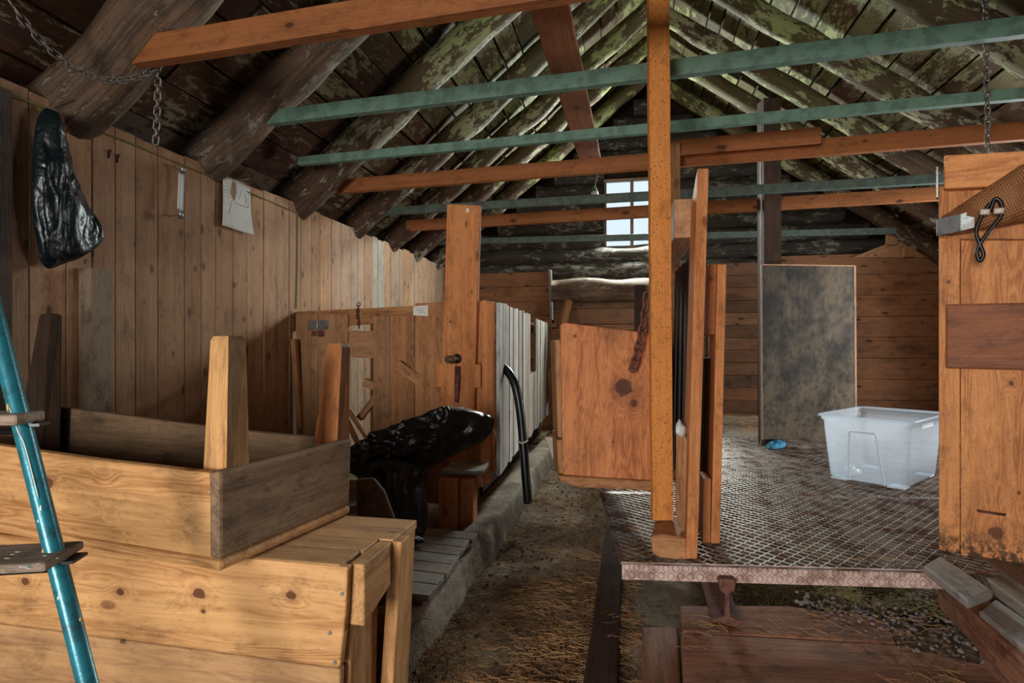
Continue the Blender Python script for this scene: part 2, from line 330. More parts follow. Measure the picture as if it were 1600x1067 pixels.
def rope(pts, r, k=6, seg=8, mb=None): return (mb or MB()).tube(spline(pts, k), r, seg)
def links(pts, L, w, r, mb):
    pts = spline(pts, 12); acc = 0; nxt = 0; i = 0; flip = 0
    for a, b in zip(pts, pts[1:]):
        d = (b-a).length
        while nxt <= acc+d and d > 0:
            c = a.lerp(b, (nxt-acc)/d); x = (b-a).normalized(); up = V((0, 0, 1)) if abs(x.z) < .8 else V((.8, -.6, 0))
            y = (up-x*up.dot(x)).normalized(); z = x.cross(y); s_ = (y+z*.35).normalized() if flip else (z-y*.35).normalized(); flip ^= 1
            ring = []
            for k in range(12):
                th = 2*math.pi*k/12; cx = math.cos(th); e = (L/2-w/2)*(1 if cx > 0 else -1)
                ring.append(c+x*(cx*w/2+e)+s_*(math.sin(th)*w/2))
            mb.tube(ring, r, 6, closed=True); nxt += L*.80-r
        acc += d
    return mb
def blob(mb, poly, nrm, thick, wr=.02, K=12, Mn=90, back=.3, seed=0., fold=(1, 1, 1), sag=None):
    """closed sack whose rim follows poly; puffs out along nrm with creases"""
    poly = spline([V(p) for p in poly]+[V(poly[0])], 8)[:-1]; nrm = V(nrm).normalized()
    Ls = [0]
    for i in range(len(poly)): Ls.append(Ls[-1]+(poly[(i+1) % len(poly)]-poly[i]).length)
    rim = []
    for k in range(Mn):
        t = Ls[-1]*k/Mn; i = max(j for j in range(len(poly)) if Ls[j] <= t); rim.append(poly[i].lerp(poly[(i+1) % len(poly)], (t-Ls[i])/max(1e-6, Ls[i+1]-Ls[i])))
    c = sum(rim, V((0, 0, 0)))/Mn; vs = []; fs = []
    def wrk(p):
        q = V((p.x*fold[0], p.y*fold[1], p.z*fold[2]))*5.6+V((seed, seed, seed)); a = abs(noise.noise(q)); b = abs(noise.noise(q*2.4+V((5, 5, 5))))
        return (.5-a)*1.5+(.4-b)*.7
    for side in (1, -1):
        for k in range(K+1):
            s_ = 1-k/K
            for r in rim:
                p = c+(r-c)*s_; h = math.sqrt(max(0, 1-s_*s_))**.8
                vs.append(p+nrm*(side*(thick if side > 0 else thick*back)*h + (wr*wrk(p)*min(1, h*2.2) if side > 0 else 0)) + (nrm*0))
    n1 = (K+1)*Mn
    for sd in (0, 1):
        for k in range(K):
            for j in range(Mn):
                a = sd*n1+k*Mn+j; b = sd*n1+k*Mn+(j+1) % Mn; q = (a, b, b+Mn, a+Mn); fs.append(q if sd == 0 else q[::-1])
    return mb.add(vs, fs, vs, .5, 0, True)
def U(*a): return random.uniform(*a)
UP = V((0, 0, 1))

# ================================================================== SETTING
def fh(x, y):
    n = noise.noise(V((x*2.2, y*2.2, 0)))*.02+noise.noise(V((x*8, y*8, 4)))*.008
    if x < -.9: return .13+n*1.5
    if x < .03: return .05+n
    if y < 2.62: return .06+n+.065*max(0, min(1, (x-.7)*3))
    if x > .85: return max(-.14, .125-max(0, y-2.75)*.6)+n*1.6
    return max(-.14, .06-(y-2.62)*.5)+n
mb = MB(); xs = [-2.75+i*.05 for i in range(134)]; ys = [-1.7+i*.05 for i in range(199)]
vs = [V((x, y, fh(x, y))) for y in ys for x in xs]; nx = len(xs)
mb.add(vs, [(j*nx+i, j*nx+i+1, (j+1)*nx+i+1, (j+1)*nx+i) for j in range(len(ys)-1) for i in range(nx-1)], vs, .5, 0, True)
mb.obj('floor', M['floor'], kind='structure', label='dirty concrete barn floor with gully', bevel=0)
# left wall: upright boards
mb = MB(); y = -1.7; WX = -2.65
while y < 8.05:
    w = U(.115, .2); top = 2.445+U(-.012, .012); t = U(.25, .7); g = U(0, .12)
    if 4.6 < y: g = U(.05, .5); t = U(.5, .8)  # far boards: gable window light painted in as paler tone and grey
    if 5.62 < y < 5.80: g = .95; t = .9
    xo = U(0, .006)
    mb.prism([(WX-.03, y+.002, 0), (WX-.03, y+w-.002, 0), (WX-.03, y+w-.002, top), (WX-.03, y+.002, top)], (.03+xo, 0, 0), (0, 0, 1), t, g); y += w
mb.obj('wall_left', W['wall'], kind='structure', label='upright pine board wall')
# wide dark board at the near end of the left wall
a = PX(-40, 300, WX+.03); b = PX(19, 300, WX+.03)
MB().prism([(WX+.005, a.y, .13), (WX+.005, b.y, .13), (WX+.005, b.y, 2.40), (WX+.005, a.y, 2.40)], (.028, 0, 0), (0, 0, 1), .15, .1).obj('wall_board', W['dark'], label='dark upright board on the pine wall at the left picture edge', cat='board')
# wall plate behind / above left wall
MB().log((-2.82, -1.6, 2.36), (-2.82, 8.1, 2.36), .11, .11, .2, .2).obj('wall_plate', W['logdark'], label='dark log wall plate under the left eaves', cat='log', bevel=0)
# gable: stacked logs with window opening
wz0, wz1, wx0, wx1 = 2.64, 3.60, -.36, .42; GY = 8.08
mb = MB(); z = 2.12; i = 0
while z < 4.85:
    r = U(.115, .135); zt = z+r
    xl = max(-2.9, (zt-2.42)/.825-2.75+.05) if zt > 2.4 else -2.9; xr = min(3.5, RX+(RZ-zt)/.73) if zt > 2.4 else 3.5
    if xr-xl > .2:
        segs = [(xl, xr)]
        if wz0-.06 < z < wz1+.06: segs = [(xl, wx0), (wx1, xr)]
        for (p, q) in segs: mb.log((p, GY+.03, z), (q, GY+.03, z), r, r*U(.9, 1.05), .22, U(.2, .6))
    z += r*1.72
mb.obj('wall_back', W['gable'], kind='structure', label='gable of stacked weathered logs', bevel=0)
# a tight board skin outside the logs
def gz_(x): return min(zl(x), zr(x))+.19
def skin(Y, holes_x, holes_z, t, name, mat, label):
    mb = MB(); x = -3.1
    while x < 3.95:
        x2 = min(x+.2, 4.0); 
        for a, b in (((x, min(x2, RX)), (max(x, RX), x2)) if x < RX < x2 else ((x, x2),)):
            t1, t2 = gz_(a), gz_(b); segs = [(0, t1, 0, t2)]
            if b > holes_x[0]+.001 and a < holes_x[1]-.001: segs = [(0, holes_z[0], 0, holes_z[0]), (holes_z[1], t1, holes_z[1], t2)]
            for p, q, p2, q2 in segs: mb.prism([(a, Y, p), (b, Y, p2), (b, Y, q2), (a, Y, q)], (0, t, 0), UP, U(.1, .3))
        x = x2
    return mb.obj(name, mat, kind='structure', label=label, bevel=0)
skin(GY+.15, (-.4, .4), (wz0, wz1), .03, 'wall_back', W['dark'], 'outer boards of the gable')
mb = MB()
for X in (wx0-.02, wx1+.03): mb.board((X, GY+.12, wz0-.02), (X, GY+.12, wz1+.02), .06, .14, (0, 1, 0), .3)
mb.obj('wall_back', W['dark'], kind='structure', label='reveal boards beside the gable window')
# lower plank lining of the back wall
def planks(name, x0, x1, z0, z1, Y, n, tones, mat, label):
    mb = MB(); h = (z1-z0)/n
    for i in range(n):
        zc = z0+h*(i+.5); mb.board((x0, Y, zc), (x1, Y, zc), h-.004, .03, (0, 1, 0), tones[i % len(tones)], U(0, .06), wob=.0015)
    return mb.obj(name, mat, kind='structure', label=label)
planks('wall_back', -2.65, -1.07, .1, 2.33, 7.97, 11, [.35, .5, .3, .6], W['back'], 'brown horizontal planks at the back left')
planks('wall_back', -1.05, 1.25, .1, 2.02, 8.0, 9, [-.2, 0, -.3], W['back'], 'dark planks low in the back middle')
planks('wall_back', 1.0, 1.62, .1, 2.38, 7.97, 14, [-.2, 0, -.3, .1, -.4, -.1], W['back'], 'narrow dark horizontal planks left of the black panel')  # narrow old planks, plus shade painted in as low board tones
planks('wall_back', 1.63, 3.84, .1, 2.45, 7.95, 9, [.25, .45, .6, .5, .4, .55, .7, .6, .5], W['back'], 'brown horizontal planks at the back right')
# right wall with a window, front wall with a door
mb = MB(); y = -1.7; RWX = 3.85; ry0, ry1, rz0, rz1 = 4.3, 5.9, 1.15, 2.1
while y < 8.1:
    w = .2
    for (p, q) in ([(0, rz0), (rz1, 2.4)] if ry0-.1 < y < ry1-.1 else [(0, 2.4)]):
        mb.prism([(RWX, y, p), (RWX, y+w-.002, p), (RWX, y+w-.002, q), (RWX, y, q)], (.03, 0, 0), UP)
    y += w
mb.obj('wall_right', W['back'], kind='structure', label='right board wall')
skin(-1.73, (-2.0, .5), (0., 2.35), .03, 'wall_front', W['wall'], 'front board wall with open doorway')
# roof boards
sl = V((1, 0, .825)).normalized(); nl = V((-.825, 0, 1)).normalized(); sr = V((-1, 0, .73)).normalized(); nr = V((.73, 0, 1)).normalized()
mb = MB()
for (base, s_, n_, L) in ((V((-3.05, 0, zl(-3.05))), sl, nl, 4.25), (V((4.15, 0, zr(4.15))), sr, nr, 4.86)):
    d = 0
    left = base.x < 0
    while d < L:
        w = U(.16, .26)
        ycut = [-1.75]+sorted(U(.5, 7.5) for _ in range(2))+[8.3]
        for a, b in zip(ycut, ycut[1:]):
            if b-a < .1: continue
            c = base+s_*(d+w/2)+n_*(.15+U(-.008, .008))
            mb.board(V((c.x, a+.004, c.z)), V((c.x, b-.004, c.z)), w-U(.006, .035), .025, n_, U(.15, .75), (max(0, min(1, (b-3.2)/1.5)) if left else .9)*U(.3, 1.2), wob=.003)
        d += w
    for i in range(14):
        c = base+s_*(L*(i+.5)/14)+n_*.185; mb.board(V((c.x, -1.75, c.z)), V((c.x, 8.3, c.z)), L/14+.02, .02, n_, -.3)
mb.board((RX, -1.75, RZ+.165), (RX, 8.3, RZ+.165), .34, .03, UP, .2, .3)
mb.obj('ceiling', W['roof'], kind='structure', label='underside of the board roof', bevel=0)
# gable window
mb = MB(); WY = GY+.02; ff = .035
mb.board((wx0, WY, wz0+ff/2), (wx1, WY, wz0+ff/2), ff, .07, (0, 1, 0)); mb.board((wx0, WY, wz1-ff/2), (wx1, WY, wz1-ff/2), ff, .07, (0, 1, 0), .9)
for X in (wx0+ff/2, wx1-ff/2, .02): mb.board((X, WY, wz0), (X, WY, wz1), ff if X != .02 else .045, .06, (0, 1, 0))
mb.board((wx0, WY, 3.12), (wx1, WY, 3.12), .035, .05, (0, 1, 0))
wf = mb.obj('window_1', W['greywood'], kind='structure', label='small gable window with crossed glazing bars')
MB().prism([(wx0, WY+.02, wz0), (wx1, WY+.02, wz0), (wx1, WY+.02, wz1), (wx0, WY+.02, wz1)], (0, .003, 0), UP).obj('glass_pane', M['glass'], wf, bevel=0)
mb = MB()
for Y in (ry0, (ry0+ry1)/2, ry1): mb.board((RWX, Y, rz0), (RWX, Y, rz1), .05, .06, (1, 0, 0))
for z in (rz0, rz1): mb.board((RWX, ry0, z), (RWX, ry1, z), .05, .06, (1, 0, 0))
mb.obj('window_2', W['greywood'], kind='structure', label='side window frame')

# ================================================================== ROOF TIMBERS
RY = [2.33, 3.27, 4.28, 5.32, 6.17, 6.90, 7.72]; od = ['nearest', 'second', 'third', 'fourth', 'fifth', 'sixth', 'last']
rads = [.165, .14, .145, .13, .125, .12, .12]
for i, Y in enumerate(RY):
    r = rads[i]
    MB().log((-2.86, Y, zl(-2.86)+.02), (RX-.02, Y, RZ-.05), r, r*.75, .13, [.45, .4, .6, .5, .5, .45, .4][i]).obj('log_rafter', W['logdark' if i < 2 else 'log'],
        label=f'{od[i]} round log rafter {"counted from the camera" if i<6 else "against the gable"} on the left roof slope', cat='rafter', group='round log rafters', bevel=0)
    r2 = r*.9
    MB().log((4.0, Y+.06, zr(4.0)), (RX+.02, Y+.06, RZ-.05), r2, r2*.8, .13, [.5, .6, .5, .5, .45, .45, .4][i]).obj('log_rafter', W['log'],
        label=f'{od[i]} flaking round log rafter {"counted from the camera" if i<6 else "against the gable"} on the right roof slope', cat='rafter', group='round log rafters', bevel=0)
def crossbeam(l, r, h, t, mat, label, name='tie_beam', tone=.5, ext=.25, mb=None, dz=0):
    A = PRL(*l); B = PZ(r[0], r[1], A.z); d = (B-A).normalized(); B = B+d*ext
    m = mb or MB(); m.board(A-d*.15+V((0, 0, dz)), B+V((0, 0, dz)), t, h, UP, tone, 0, wob=.002)
    return m.obj(name, mat, label=label, cat='beam')
crossbeam((225, 82), (770, -6), .125, .06, W['beam'], 'orange sawn tie beam nearest the camera at the top left', tone=.45, ext=1.9)
crossbeam((430, 184), (1600, 42), .085, .05, M['greenpaint'], 'highest green rail crossing the whole barn above the main post', 'green_rail', ext=.6)
crossbeam((495, 250), (1600, 147), .062, .045, M['greenpaint'], 'second green rail, between the highest green rail and the long orange beam', 'green_rail', ext=.6)
crossbeam((555, 290), (1600, 205), .115, .05, W['beam'], 'long orange tie beam just above the gable window', tone=.55, ext=.4)
crossbeam((610, 330), (1460, 280), .075, .05, M['darkgreen'], 'dark green rail crossing the upper half of the gable window', 'green_rail', ext=.5)
crossbeam((655, 352), (1420, 306), .12, .05, W['beam'], 'orange tie beam crossing the middle of the gable window', tone=.5, ext=.35)
crossbeam((700, 378), (1355, 362), .075, .05, M['darkgreen'], 'farthest dull rail crossing the bottom of the gable window', 'green_rail', ext=.3)
# doubling piece on the long orange beam
a = P(1060, 238, 4.2-.0); A = PRL(555, 290); zb = A.z; a = PZ(1052, 243, zb-.0); b = PZ(1278, 224, zb)
off = V((0, -.055, .035)); MB().board(a+off, b+off, .04, .1, UP, .6).obj('splice_board', W['beam'], label='short board doubled onto the long orange beam right of the main post', cat='board')
# lengthwise orange board lying on the beams
a = PZ(921, 243, 2.80); b = PZ(857, 0, 2.80); d = (b-a).normalized()
MB().board(a+d*-.35, b+d*.6, .17, .035, UP, .5, 0, wob=.002).obj('lengthwise_board', W['beam'], label='orange board running lengthwise above the green rails towards the gable', cat='board')

# ================================================================== POSTS
mp = P(1031, 540, 2.74); tb = P(1034, 811, 2.74); tt = P(1028, 0, 2.74); dirp = (tt-tb).normalized(); fwd = V((-sT, cT, 0))
MB().board(tb, tb+dirp*3.85, .097, .05, fwd, .55, 0, wob=.0015).obj('main_post', W['osb'], label='tall speckled orange post in the middle, standing on a rounded foot block', cat='post')
MB().prism([P(1016, 838, 2.53), P(1019, 866, 2.51), P(1036, 875, 2.5), P(1074, 879, 2.48), P(1074, 842, 2.50), P(1035, 834, 2.53)], V((.035, .30, 0)), (1, 0, 0), .6).obj('foot_block', W['stall'], label='rounded wooden foot block under the main post on the grating', cat='block', bevel=.012)
PD = 5.34
a = P(1203, 697, PD); MB().board((a.x, a.y, .385), P(1201, 158, PD), .155, .15, fwd, .35).obj('dark_post', W['dark'], label='dark square post rising behind the black panel', cat='post')
a = P(1190, 697, PD-.1); MB().board((a.x-.005, a.y, .385), (a.x-.005, a.y, P(1190, 196, PD-.1).z), .012, .02, fwd, .6, .3).obj('edge_batten', W['greywood'], label='thin pale batten on the left edge of the dark post', cat='batten')
q = [P(1189, 414, 5.12), P(1334, 416, 5.35), P(1336, 684, 5.42), P(1190, 686, 5.12)]
q[2].z = max(.40, q[2].z); q[3].z = max(.40, q[3].z)
pn = thing('plywood_sheet', 'tall black mouldy panel leaning against the dark post', 'panel', (q[3].x, q[3].y, .39))
MB().prism(q, V((0, -.02, 0)), UP, .35).obj('panel_body', M['mouldy'], pn)
mb = MB(); e = V((0, -.026, 0)); mb.board(q[1]+e, q[2]+e, .018, .006, (0, 1, 0), .9, .4); mb.board(q[0]+e, q[3]+e, .012, .006, (0, 1, 0), .9, .7); mb.board(q[0]+e, q[1]+e, .008, .006, (0, 1, 0), .7, .2); mb.obj('worn_edge', W['stall'], pn, bevel=0)
a = P(1054, 330, 4.0); MB().board((a.x, a.y, .39), (a.x, a.y, 2.70), .06, .06, fwd, .3).obj('back_post', W['stall'], label='thin dark brown post just right of and behind the main post', cat='post')

# gate leaves seen edge-on
g = thing('plank_gate', 'plank gate seen edge-on right of the main post, taller of the two', 'gate', P(1080, 872, 2.47))
def edgeboard(xb, yb, xt, yt, D, th, depth, mb, tone, cut=0., zmin=.386):
    a = P(xb, yb, D); b = P(xt, yt, D); a.z = max(zmin, a.z); r = V((cT, sT, 0))
    pl = [a, b-UP*cut, b+V((0, depth*.12, -cut*0)), b+V((0, depth, 0)), a+V((0, depth, 0))]
    if cut: pl = [a, b, b+V((0, depth*.3, -.02)), b+V((0, depth, -cut)), a+V((0, depth, 0))]
    mb.prism(pl, r*th, UP, tone); return mb
edgeboard(1072, 878, 1090, 263, 2.47, .048, .27, MB(), .55, .1).obj('gate_board', W['orange'], g)
mb = MB()
for i, (xx, t_) in enumerate(((1068, .2), (1061, .05), (1054, .1), (1049, .02))):
    a = P(xx, 660, 3.2+i*.25); b = P(xx+6, 405+i*6, 3.2+i*.25); mb.prism([V((a.x, a.y, .5)), b, b+V((0, .16, 0)), V((a.x, a.y+.16, .5))], V((.03, 0, 0)), UP, t_)
mb.obj('gate_slat', W['dark'], g)
bt = MB(); c = P(1071, 341, 2.76); bt.board(c, c+V((-.02, 1.5, .02)), .105, .185, UP, .7); bt.obj('gate_crossbar', W['wall'], g)
mb = MB(); a = P(1066, 832, 2.58); b = P(1065, 672, 2.58)
mb.prism([P(1061, 822, 2.6), P(1074, 834, 2.56), P(1074, 690, 2.58), P(1068, 672, 2.6), P(1056, 672, 2.62), P(1055, 800, 2.62)], V((.01, .05, 0)), UP, .55).obj('short_upright', W['stall'], g, bevel=.008)
ms = MB(); blob(ms, [P(1056, 678, 2.58), P(1056, 664, 2.58), P(1062, 655, 2.58), P(1067, 663, 2.58), P(1073, 670, 2.58), P(1068, 684, 2.58)], (-.2, -1, .2), .02, .02, 6, 40, seed=3); ms.obj('film_wrap', M['clearfilm'], label='crumpled clear film on top of the short upright beside the gate', cat='plastic film', bevel=0)
g2 = thing('plank_gate', 'shorter plank gate seen edge-on beside the open grating', 'gate', P(1120, 850, 2.66))
edgeboard(1111, 852, 1121, 413, 2.66, .041, .2, MB(), .6).obj('gate_board', W['orange'], g2)
mb = MB(); a = P(1099, 848, 2.68); b = P(1102, 735, 2.68); edgeboard(1098, 852, 1099, 748, 2.67, .036, .16, mb, .35); mb.obj('gate_batten', W['orange'], g2)
edgeboard(1105, 523, 1107, 413, 2.7, .045, .17, MB(), .4, zmin=0).obj('gate_batten', W['orange'], g2)
edgeboard(1098, 748, 1101, 560, 2.82, .045, .3, MB(), .1).obj('dark_sheet', W['dark'], g2)

# ================================================================== MANGER with orange end board
mg = thing('manger', 'orange wooden manger with a broad end board hung beside the main post', 'manger', P(950, 760, 2.86))
f0, f1 = P(878, 600, 2.84), P(1020, 600, 2.84)
MB().prism([P(876, 507, 2.84), P(884, 504, 2.84), P(1020, 521, 2.84), P(1020, 752, 2.84), P(879, 742, 2.84)], fwd*.03, UP, .55).obj('end_board', W['plypanel'], mg, bevel=.006)
mb = MB(); mb.prism([P(867, 533, 2.88), P(874, 530, 2.87), P(880, 560, 2.87), P(883, 684, 2.87), P(872, 683, 2.88)], fwd*.35, UP, .35); mb.prism([P(870, 688, 2.88), P(883, 686, 2.87), P(885, 748, 2.87), P(873, 744, 2.88)], fwd*.35, UP, .4)
mb.obj('side_board', W['stall'], mg)
MB().prism([P(872, 743, 2.82), P(1020, 752, 2.82), P(1020, 767, 2.82), P(905, 762, 2.82), P(876, 752, 2.82)], fwd*1.2, (1, 0, 0), .4).obj('bottom_board', W['stall'], mg, bevel=.006)
mb = MB(); a = P(1015, 530, 2.9); mb.prism([V((a.x, a.y, .66)), V((a.x, a.y, 1.36)), V((a.x, a.y+1.2, 1.36)), V((a.x, a.y+1.2, .66))], (.03, 0, 0), (0, 1, 0), .2); mb.obj('inner_board', W['stall'], mg)
ch = MB(); links([P(1010, 465, 2.77), P(1006, 500, 2.77), P(998, 540, 2.78), P(989, 576, 2.79)], .058, .036, .0065, ch).obj('rusty_chain', M['rustchain'], label='thick rusty chain hanging over the orange manger end board', cat='chain', bevel=0)
mb = MB(); c = P(988, 576, 2.81); mb.tube([c-fwd*.02, c-fwd*.005], [.018, .02], 14).obj('eye_hole', M['rust'], mg, bevel=0)

# ================================================================== GRATING PLATFORM
g0 = V((-.035, 2.49)); g1 = V((1.25, 2.655)); fx = (V((g1.x, g1.y, 0))-V((g0.x, g0.y, 0))).normalized(); fy = V((-fx.y, fx.x, 0))
def grating(u0, u1, v0, v1, name_label, seedg):
    """expanded metal: zigzag strands on the platform plane; u along the front edge, v into depth"""
    mb = MB(); cw, cl, s_, th = .031, .062, .0042, .004; O = V((g0.x, g0.y, .377))
    nu = int((u1-u0)/cw); nv = int((v1-v0)/(cl/2)); vs = []; fs = []
    for i in range(nu+1):
        for j in range(nv):
            sgn = 1 if (i+j) % 2 == 0 else -1
            a = (u0+(i-sgn*.47)*cw+cw*.5, v0+j*cl/2); b = (u0+(i+sgn*.47)*cw+cw*.5, v0+(j+1)*cl/2)
            wz = .0025*noise.noise(V((a[0]*3, a[1]*3, 1)))*2
            k = len(vs)
            for (p, q) in (a, b):
                c = O+fx*p+fy*q+UP*wz
                vs += [c-fx*s_+UP*(-.003), c-fx*s_+UP*.003, c+fx*s_+UP*.005, c+fx*s_+UP*(-.003)]
            fs += [(k+e, k+(e+1) % 4, k+4+(e+1) % 4, k+4+e) for e in range(4)]
    mb.add(vs, fs, vs)
    # flattened sheet edges
    for v in (v0, v1): mb.board(O+fx*u0+fy*v, O+fx*u1+fy*v, .016, .007, UP)
    if v0 < .05: mb.board(O+fx*u0+fy*v0, O+fx*u0+fy*v1, .014, .008, UP)
    return mb
sh = thing('grating_sheet', 'nearest expanded steel grating sheet with a bent scaly front lip', 'grating', (.6, 2.6, .31), 'steel grating sheets')
grating(0, 2.7, 0, 1.16, '', 1).obj('mesh', M['grate'], sh, bevel=0)
mb = MB(); O = V((g0.x, g0.y, .38)); mb.board(O+UP*-.034, O+fx*1.33+UP*-.034, .074, .006, fy); mb.obj('front_lip', M['lip'], sh, bevel=0); mb = MB()
for i in range(32):
    for (dz, w) in ((-.004, 0), (-.036, .5)):
        c = O+fx*(.02+(i+w)*.0405)-fy*.0035; mb.tube([c+UP*dz, c+fx*.013+UP*(dz-.010), c+fx*.013+UP*(dz-.020), c+UP*(dz-.034), c+fx*-.013+UP*(dz-.020), c+fx*-.013+UP*(dz-.010)], .0026, 5, closed=True)
mb.obj('scale_pattern', M['liprib'], sh, bevel=0)
grating(0, 3.4, 1.19, 2.32, '', 2).obj('grating_sheet', M['grate'], label='second grating sheet from the front, under the plastic tub', cat='grating', group='steel grating sheets', bevel=0)
grating(0, 3.4, 2.35, 3.5, '', 2).obj('grating_sheet', M['grate'], label='third grating sheet from the front, under the foot of the dark post', cat='grating', group='steel grating sheets', bevel=0)
mb = MB()
for i in range(9): mb.board((-.02, 6.15+i*.2, .37), (3.4, 6.4+i*.2, .37), .195, .03, UP, U(.2, .6), .3)
mb.obj('plank_deck', W['greywood'], label='straw covered plank deck behind the grating at the back', cat='deck')
# rail under the platform
def irail(x, y0, y1, z0, z1, label):
    h = z1-z0; pr = [(-.058, 0), (.058, 0), (.058, .012), (.012, .03), (.009, h*.66), (.03, h*.74), (.034, h*.95), (.026, h), (-.026, h), (-.034, h*.95), (-.03, h*.74), (-.009, h*.66), (-.012, .03), (-.058, .012)]
    MB().prism([V((x+p, y0, z0+q)) for p, q in pr], V((0, y1-y0, 0)), (0, 1, 0)).obj('steel_rail', M['rust'], label=label, cat='rail', bevel=.002)
irail(.39, 2.50, 6.0, .155, .340, 'rusty railway rail end carrying the grating above the red timber')
irail(1.75, 2.8, 6.0, .0, .340, 'rusty rail under the right part of the grating')
# big timbers in front of / below the platform
mb = MB(); mb.prism([PZ(1062, 945, .15), PZ(1230, 945, .15), PZ(1385, 968, .15), PZ(1400, 1003, .15), PZ(1066, 985, .15)], (0, 0, -.12), (1, .1, 0), .5)
mb.obj('floor_timber', W['redplank'], label='red brown floor timber directly under the rusty rail end', cat='timber', bevel=.012)
MB().prism([PZ(1064, 987, .145), PZ(1400, 1006, .145), PZ(1550, 1040, .145), PZ(1640, 1120, .145), PZ(1070, 1120, .145)], (0, 0, -.13), (1, .1, 0), .55, .1).obj('floor_timber', W['redplank'], label='broad grey and red floor timber along the bottom right edge', cat='timber', bevel=.012)
MB().prism([PZ(1003, 978, .1), PZ(1060, 978, .1), PZ(1066, 1120, .1), PZ(1003, 1120, .1)], (0, 0, -.09), (0, 1, 0), .15).obj('timber_block', W['redplank'], label='dark timber block left of the broad floor timber', cat='timber', bevel=.01)
MB().board((-.11, 1.6, .03), (-.085, 7.9, .03), .12, .1, UP, .4, 0, wob=.005).obj('gully_beam', W['dark'], label='low dark beam along the right side of the straw gully', cat='beam', bevel=.01)
# ================================================================== CURB
mb = MB(); pts = []; vs = []; fs = []; n = 130
for i in range(n+1):
    Y = 1.2+i*.052; q = lambda s, a: noise.noise(V((Y*1.8, s*3.1, 9)))*a+noise.noise(V((Y*7, s*3.1, 2)))*a*.5
    step = .035 if Y > 3.15 else 0
    prof = [(-.79+q(1, .02), .0), (-.805+q(2, .02)+step*.8, .10), (-.825+q(3, .025)+step*.8, .185+q(4, .015)+step), (-.835+q(3, .025)+step*.8, .20+q(4, .015)+step), (-.85+q(3, .025)+step*.8, .208+q(4, .015)+step), (-.93+q(5, .02), .212+q(6, .02)+step), (-1.00+q(7, .03), .205+q(8, .02)+step*.8), (-1.06+q(9, .05), .10)]
    vs += [V((x, Y, z)) for x, z in prof]
    if i: fs += [(8*(i-1)+k, 8*i+k, 8*i+k+1, 8*(i-1)+k+1) for k in range(7)]
fs += [tuple(range(8)), tuple(8*n+k for k in range(7, -1, -1))]
mb.add(vs, fs, vs, .5, 0, True); ob = mb.obj('concrete_curb', M['curb'], label='rough broken concrete curb along the left side of the straw gully', cat='curb', bevel=0)
s_ = ob.modifiers.new('s', 'SUBSURF'); s_.levels = s_.render_levels = 1
mb = MB()
for (x, y, z, r) in ((-.93, 1.78, .20, .09), (-.96, 2.02, .19, .06), (-.92, 3.18, .25, .05)): mb.ball((x, y, z), r, 14, (1, 1.5, .45), .5, .35)

# ================================================================== STALL (front and side partitions)
A0, A1 = (-2.647, 4.203), (-.891, 3.798); B1 = (-1.057, 7.3)
pf = lambda x, y: PP(x, y, A0, A1); ps = lambda x, y: PP(x, y, A1, B1)
fn = V((A1[1]-A0[1], -(A1[0]-A0[0]), 0)).normalized()*1   # towards camera
if fn.y > 0: fn = -fn
def fboard(mb, x0, x1, y0, y1, out=.0, th=.025, tone=None, grey=0., grain=UP, z0=None, y0b=None, y1b=None):
    q = [pf(x0, y0), pf(x1, y0 if y0b is None else y0b), pf(x1, y1 if y1b is None else y1b), pf(x0, y1)]
    if z0 is not None: q[2].z = z0; q[3].z = z0
    q = [p+fn*out for p in q]; return mb.prism(q, fn*th, grain, tone, grey)
st = thing('animal_stall', 'board stall with brown gated front and whitewashed side along the gully', 'stall', pf(600, 700))
st.location.z = .15
fboard(MB(), 462, 700, 487, 515, -.03, .028, .55, 0, (1, 0, 0), None, 475, 497).obj('top_rail', W['stall'], st)
mb = MB(); fboard(mb, 466, 499, 491, 0, .0, .022, .42, z0=.18, y0b=491); fboard(mb, 500, 546, 491, 0, .0, .022, .5, z0=.18, y0b=492); gd = mb.obj('gate_leaf', W['wall'], st)
mb = MB(); fboard(mb, 587, 612, 494, 0, .0, .03, .35, .1, z0=.18); fboard(mb, 613, 650, 493, 0, .002, .026, .45, z0=.18); mb.obj('gate_leaf', W['stall'], st)
mb = MB(); fboard(mb, 651, 703, 474, 0, -.005, .026, .55, z0=.18, y0b=472); mb.obj('front_board', W['stall'], st)
mb = MB(); fboard(mb, 744, 757, 471, 0, -.005, .026, .45, z0=.45); fboard(mb, 757, 774, 469, 0, .0, .04, .6, z0=.45, y0b=472); mb.obj('corner_board', W['orange'], st)
fboard(MB(), 546, 588, 517, 558, -.02, .02, .5, 0, (1, 0, 0), y1b=560).obj('cross_board', W['wall'], st)
mb = MB(); fboard(mb, 645, 705, 568, 0, .0, .03, .55, z0=.2); 
# turn button, zinc hinge and dark hinge
c = pf(645, 583)+fn*.04; r_ = V((cT, sT, 0)); ax = (r_*.9+UP*-.62).normalized()
tbn = MB().board(c-ax*.115+fn*.0, c+ax*.115, .075, .022, fn, .85).obj('turn_button', W['stall'], st)
MB().ball(c+fn*.016, .011, 10).obj('button_bolt', M['zinc'], tbn, bevel=0)
mb = MB(); fboard(mb, 485, 499, 501, 515, .022, .004); fboard(mb, 501, 517, 500, 515, .022, .004); mb.tube([pf(500, 500)+fn*.03, pf(500, 516)+fn*.03], .006, 8)
hg = mb.obj('hinge', M['zinc'], st, label='galvanised hinge', bevel=.001)
mb = MB(); fboard(mb, 490, 498, 517, 525, .022, .004); fboard(mb, 500, 510, 516, 526, .022, .004); mb.obj('hinge', M['rust'], st, label='small dark hinge', bevel=.001)
